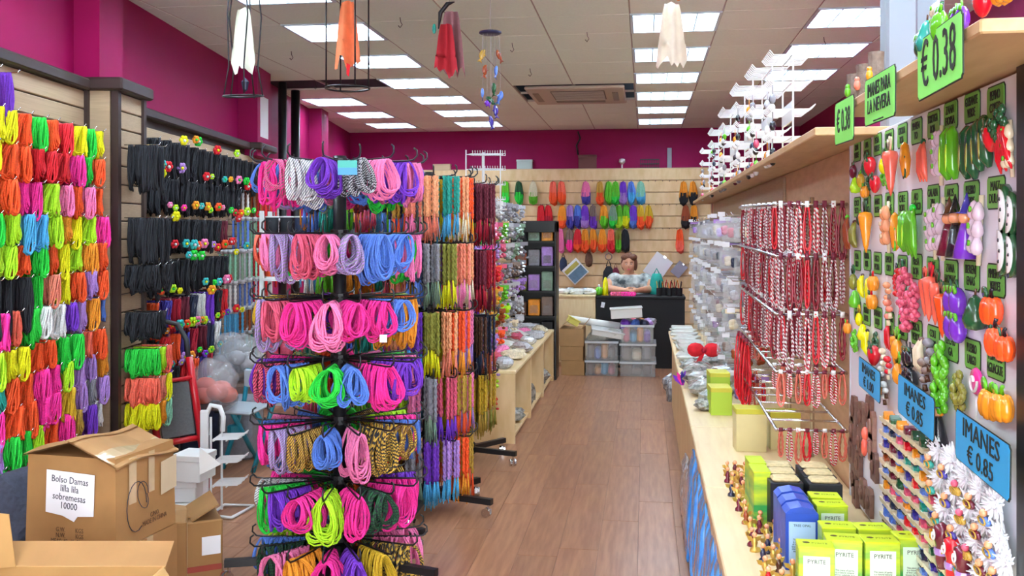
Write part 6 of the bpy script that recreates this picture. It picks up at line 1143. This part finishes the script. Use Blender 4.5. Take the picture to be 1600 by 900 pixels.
for k in range(4): a = k * pi / 2 + 0.5; ob('wire', MB().tube([(0.115 * math.cos(a), 0.115 * math.sin(a), -0.05), (0.115 * math.cos(a), 0.115 * math.sin(a), zb)], 0.0045, 5), BLACKM, t, smooth=True)
ob('hook_wire', MB().tube([(0, 0, 0), (0, 0, -0.05), (0.02, 0, -0.07)], 0.004, 5), BLACKM, t)
D_ = 5.4; t = hang('ragged_doll', 'red and mauve ragged cloth with dark feather hung from the ceiling', 702, D_)
ragged(3, 0.16, 0.40, mat('rag_mauve', '#a87880', 0.9, var=0.25, scale=20), t, (0.01, 0.02, zpy(12, D_) - CEIL)); ragged(4, 0.13, 0.32, mat('rag_red', '#c83040', 0.9, var=0.25, scale=20), t, (-0.015, -0.05, zpy(36, D_) - CEIL)); ob('feather', MB().tube([(-0.06, 0, zpy(45, D_) - CEIL), (-0.05, 0, zpy(20, D_) - CEIL), (-0.01, 0, zpy(6, D_) - CEIL), (0.03, 0, zpy(3, D_) - CEIL)], [0.004, 0.014, 0.014, 0.003], 6), plain('black'), t, smooth=True); ob('string', MB().tube([(0, 0, 0), (0, 0, zpy(8, D_) - CEIL)], 0.002, 4), plain('grey'), t); ob('charm', MB().ball((-0.085, 0, zpy(45, D_) - CEIL), (0.012, 0.01, 0.03), 7, 5), plain('teal'), t)
D_ = 5.2; t = hang('ragged_cloth', 'cream ragged cloth hanging in front of the ceiling lights over the aisle', 1050, D_)
ragged(6, 0.175, 0.38, mat('rag_cream', '#e8dcc8', 0.9, var=0.2, scale=18), t, (0.0, 0, zpy(0, D_) - CEIL)); ob('hook', MB().tube([(0, 0.03, 0), (0, 0.03, -0.06), (0.02, 0.03, -0.05)], 0.003, 4), CHROME, t); ob('bead', MB().ball((0.035, 0, zpy(-2, D_) - CEIL), 0.012, 7, 5), plain('amber'), t)
D_ = 5.2; t = hang('fish_mobile', 'wind mobile of painted fish under a blue disc, hung from the ceiling', 766, D_)
ob('disc', MB().lathe([(0.02, 0.012), (0.06, 0.008), (0.062, 0.0), (0.05, -0.006)], n=18), mat('disc_blue', '#28284c', 0.4), t, (0, 0, zpy(52, D_) - CEIL), smooth=True); ob('string', MB().tube([(0, 0, 0), (0, 0, zpy(52, D_) - CEIL)], 0.0015, 4), plain('grey'), t)
FISH = MB().ball((0, 0, 0), (0.016, 0.010, 0.032), 8, 7, lambda p, u: Vector((p.x + 0.006 * u[2] ** 2, p.y, p.z))); FISH.prism([(-0.004, -0.028), (0.004, -0.028), (0.016, -0.05), (0.0, -0.042), (-0.016, -0.048)], -0.002, 0.002); FISH.prism([(0.01, 0.01), (0.024, 0.0), (0.012, -0.01)], -0.002, 0.002); FISH = FISH.mesh('fish', 1)
for k, (px, py, c, r_) in enumerate([(753, 85, 'gold', 0.3), (757, 108, 'rust', 0.1), (779, 85, 'rust', -0.6), (775, 110, 'blue', 0.2), (754, 145, 'blue', 0.5), (761, 162, 'purple', 1.2), (772, 138, 'darkgreen', 0.0), (782, 150, 'blue', -0.4), (766, 155, 'darkgreen', 0.8), (775, 172, 'indigo', 0.1), (768, 190, 'indigo', 0.2)]):
    x = (px - 766) / F * D_; z = zpy(py, D_) - CEIL; inst(FISH, 'fish', gloss(c), t, (x, 0.03 * math.sin(k), z), (0, r_, 0.4 * k), 0.95); ob('fish_string', MB().tube([(x * 0.9, 0.03 * math.sin(k), zpy(54, D_) - CEIL), (x, 0.03 * math.sin(k), z)], 0.0008, 3), plain('grey'), t)
ob('fin_white', MB().ball(((772 - 766) / F * D_, 0, zpy(195, D_) - CEIL), (0.008, 0.005, 0.018), 7, 5), gloss('white'), t)
for k, (px, py) in enumerate([(625, 27), (800, 67), (455, 80), (828, 107), (493, 128), (1287, 58), (917, 50)]):
    d = 1.42 * F / (360 - py); o = ob('ceiling_hook', MB().tube([(0, 0, 0), (0.004, 0, -0.03), (0.015, 0, -0.05), (0.0, 0, -0.07), (-0.012, 0, -0.055)], 0.003, 4), BLACKM, None, C2W(Lf(px, d), d, CEIL)); tag(o, 'small dark wire hook left empty on the ceiling, %s along' % ORD[k], 'hook', 'empty ceiling hooks')
# ================================================================ finish: lettering becomes mesh, labels are kept within bounds
bpy.context.view_layer.update(); dg = bpy.context.evaluated_depsgraph_get(); fonts = [o for o in sc.objects if o.type == 'FONT']
for o in fonts:
    me = bpy.data.meshes.new_from_object(o.evaluated_get(dg)); n = bpy.data.objects.new('lettering', me); COL.objects.link(n); n.parent = o.parent; n.matrix_local = o.matrix_local.copy()
    if not me.materials: me.materials.append(o.data.materials[0])
for o in fonts: bpy.data.objects.remove(o)
import re as _re
for o in sc.objects:
    if 'label' in o.keys() and o.parent is None:
        n = len(_re.findall(r"[A-Za-z0-9][A-Za-z0-9'-]*", o['label']))
        if n > 16 or n < 4: print('LABEL', n, o.name, o['label'])
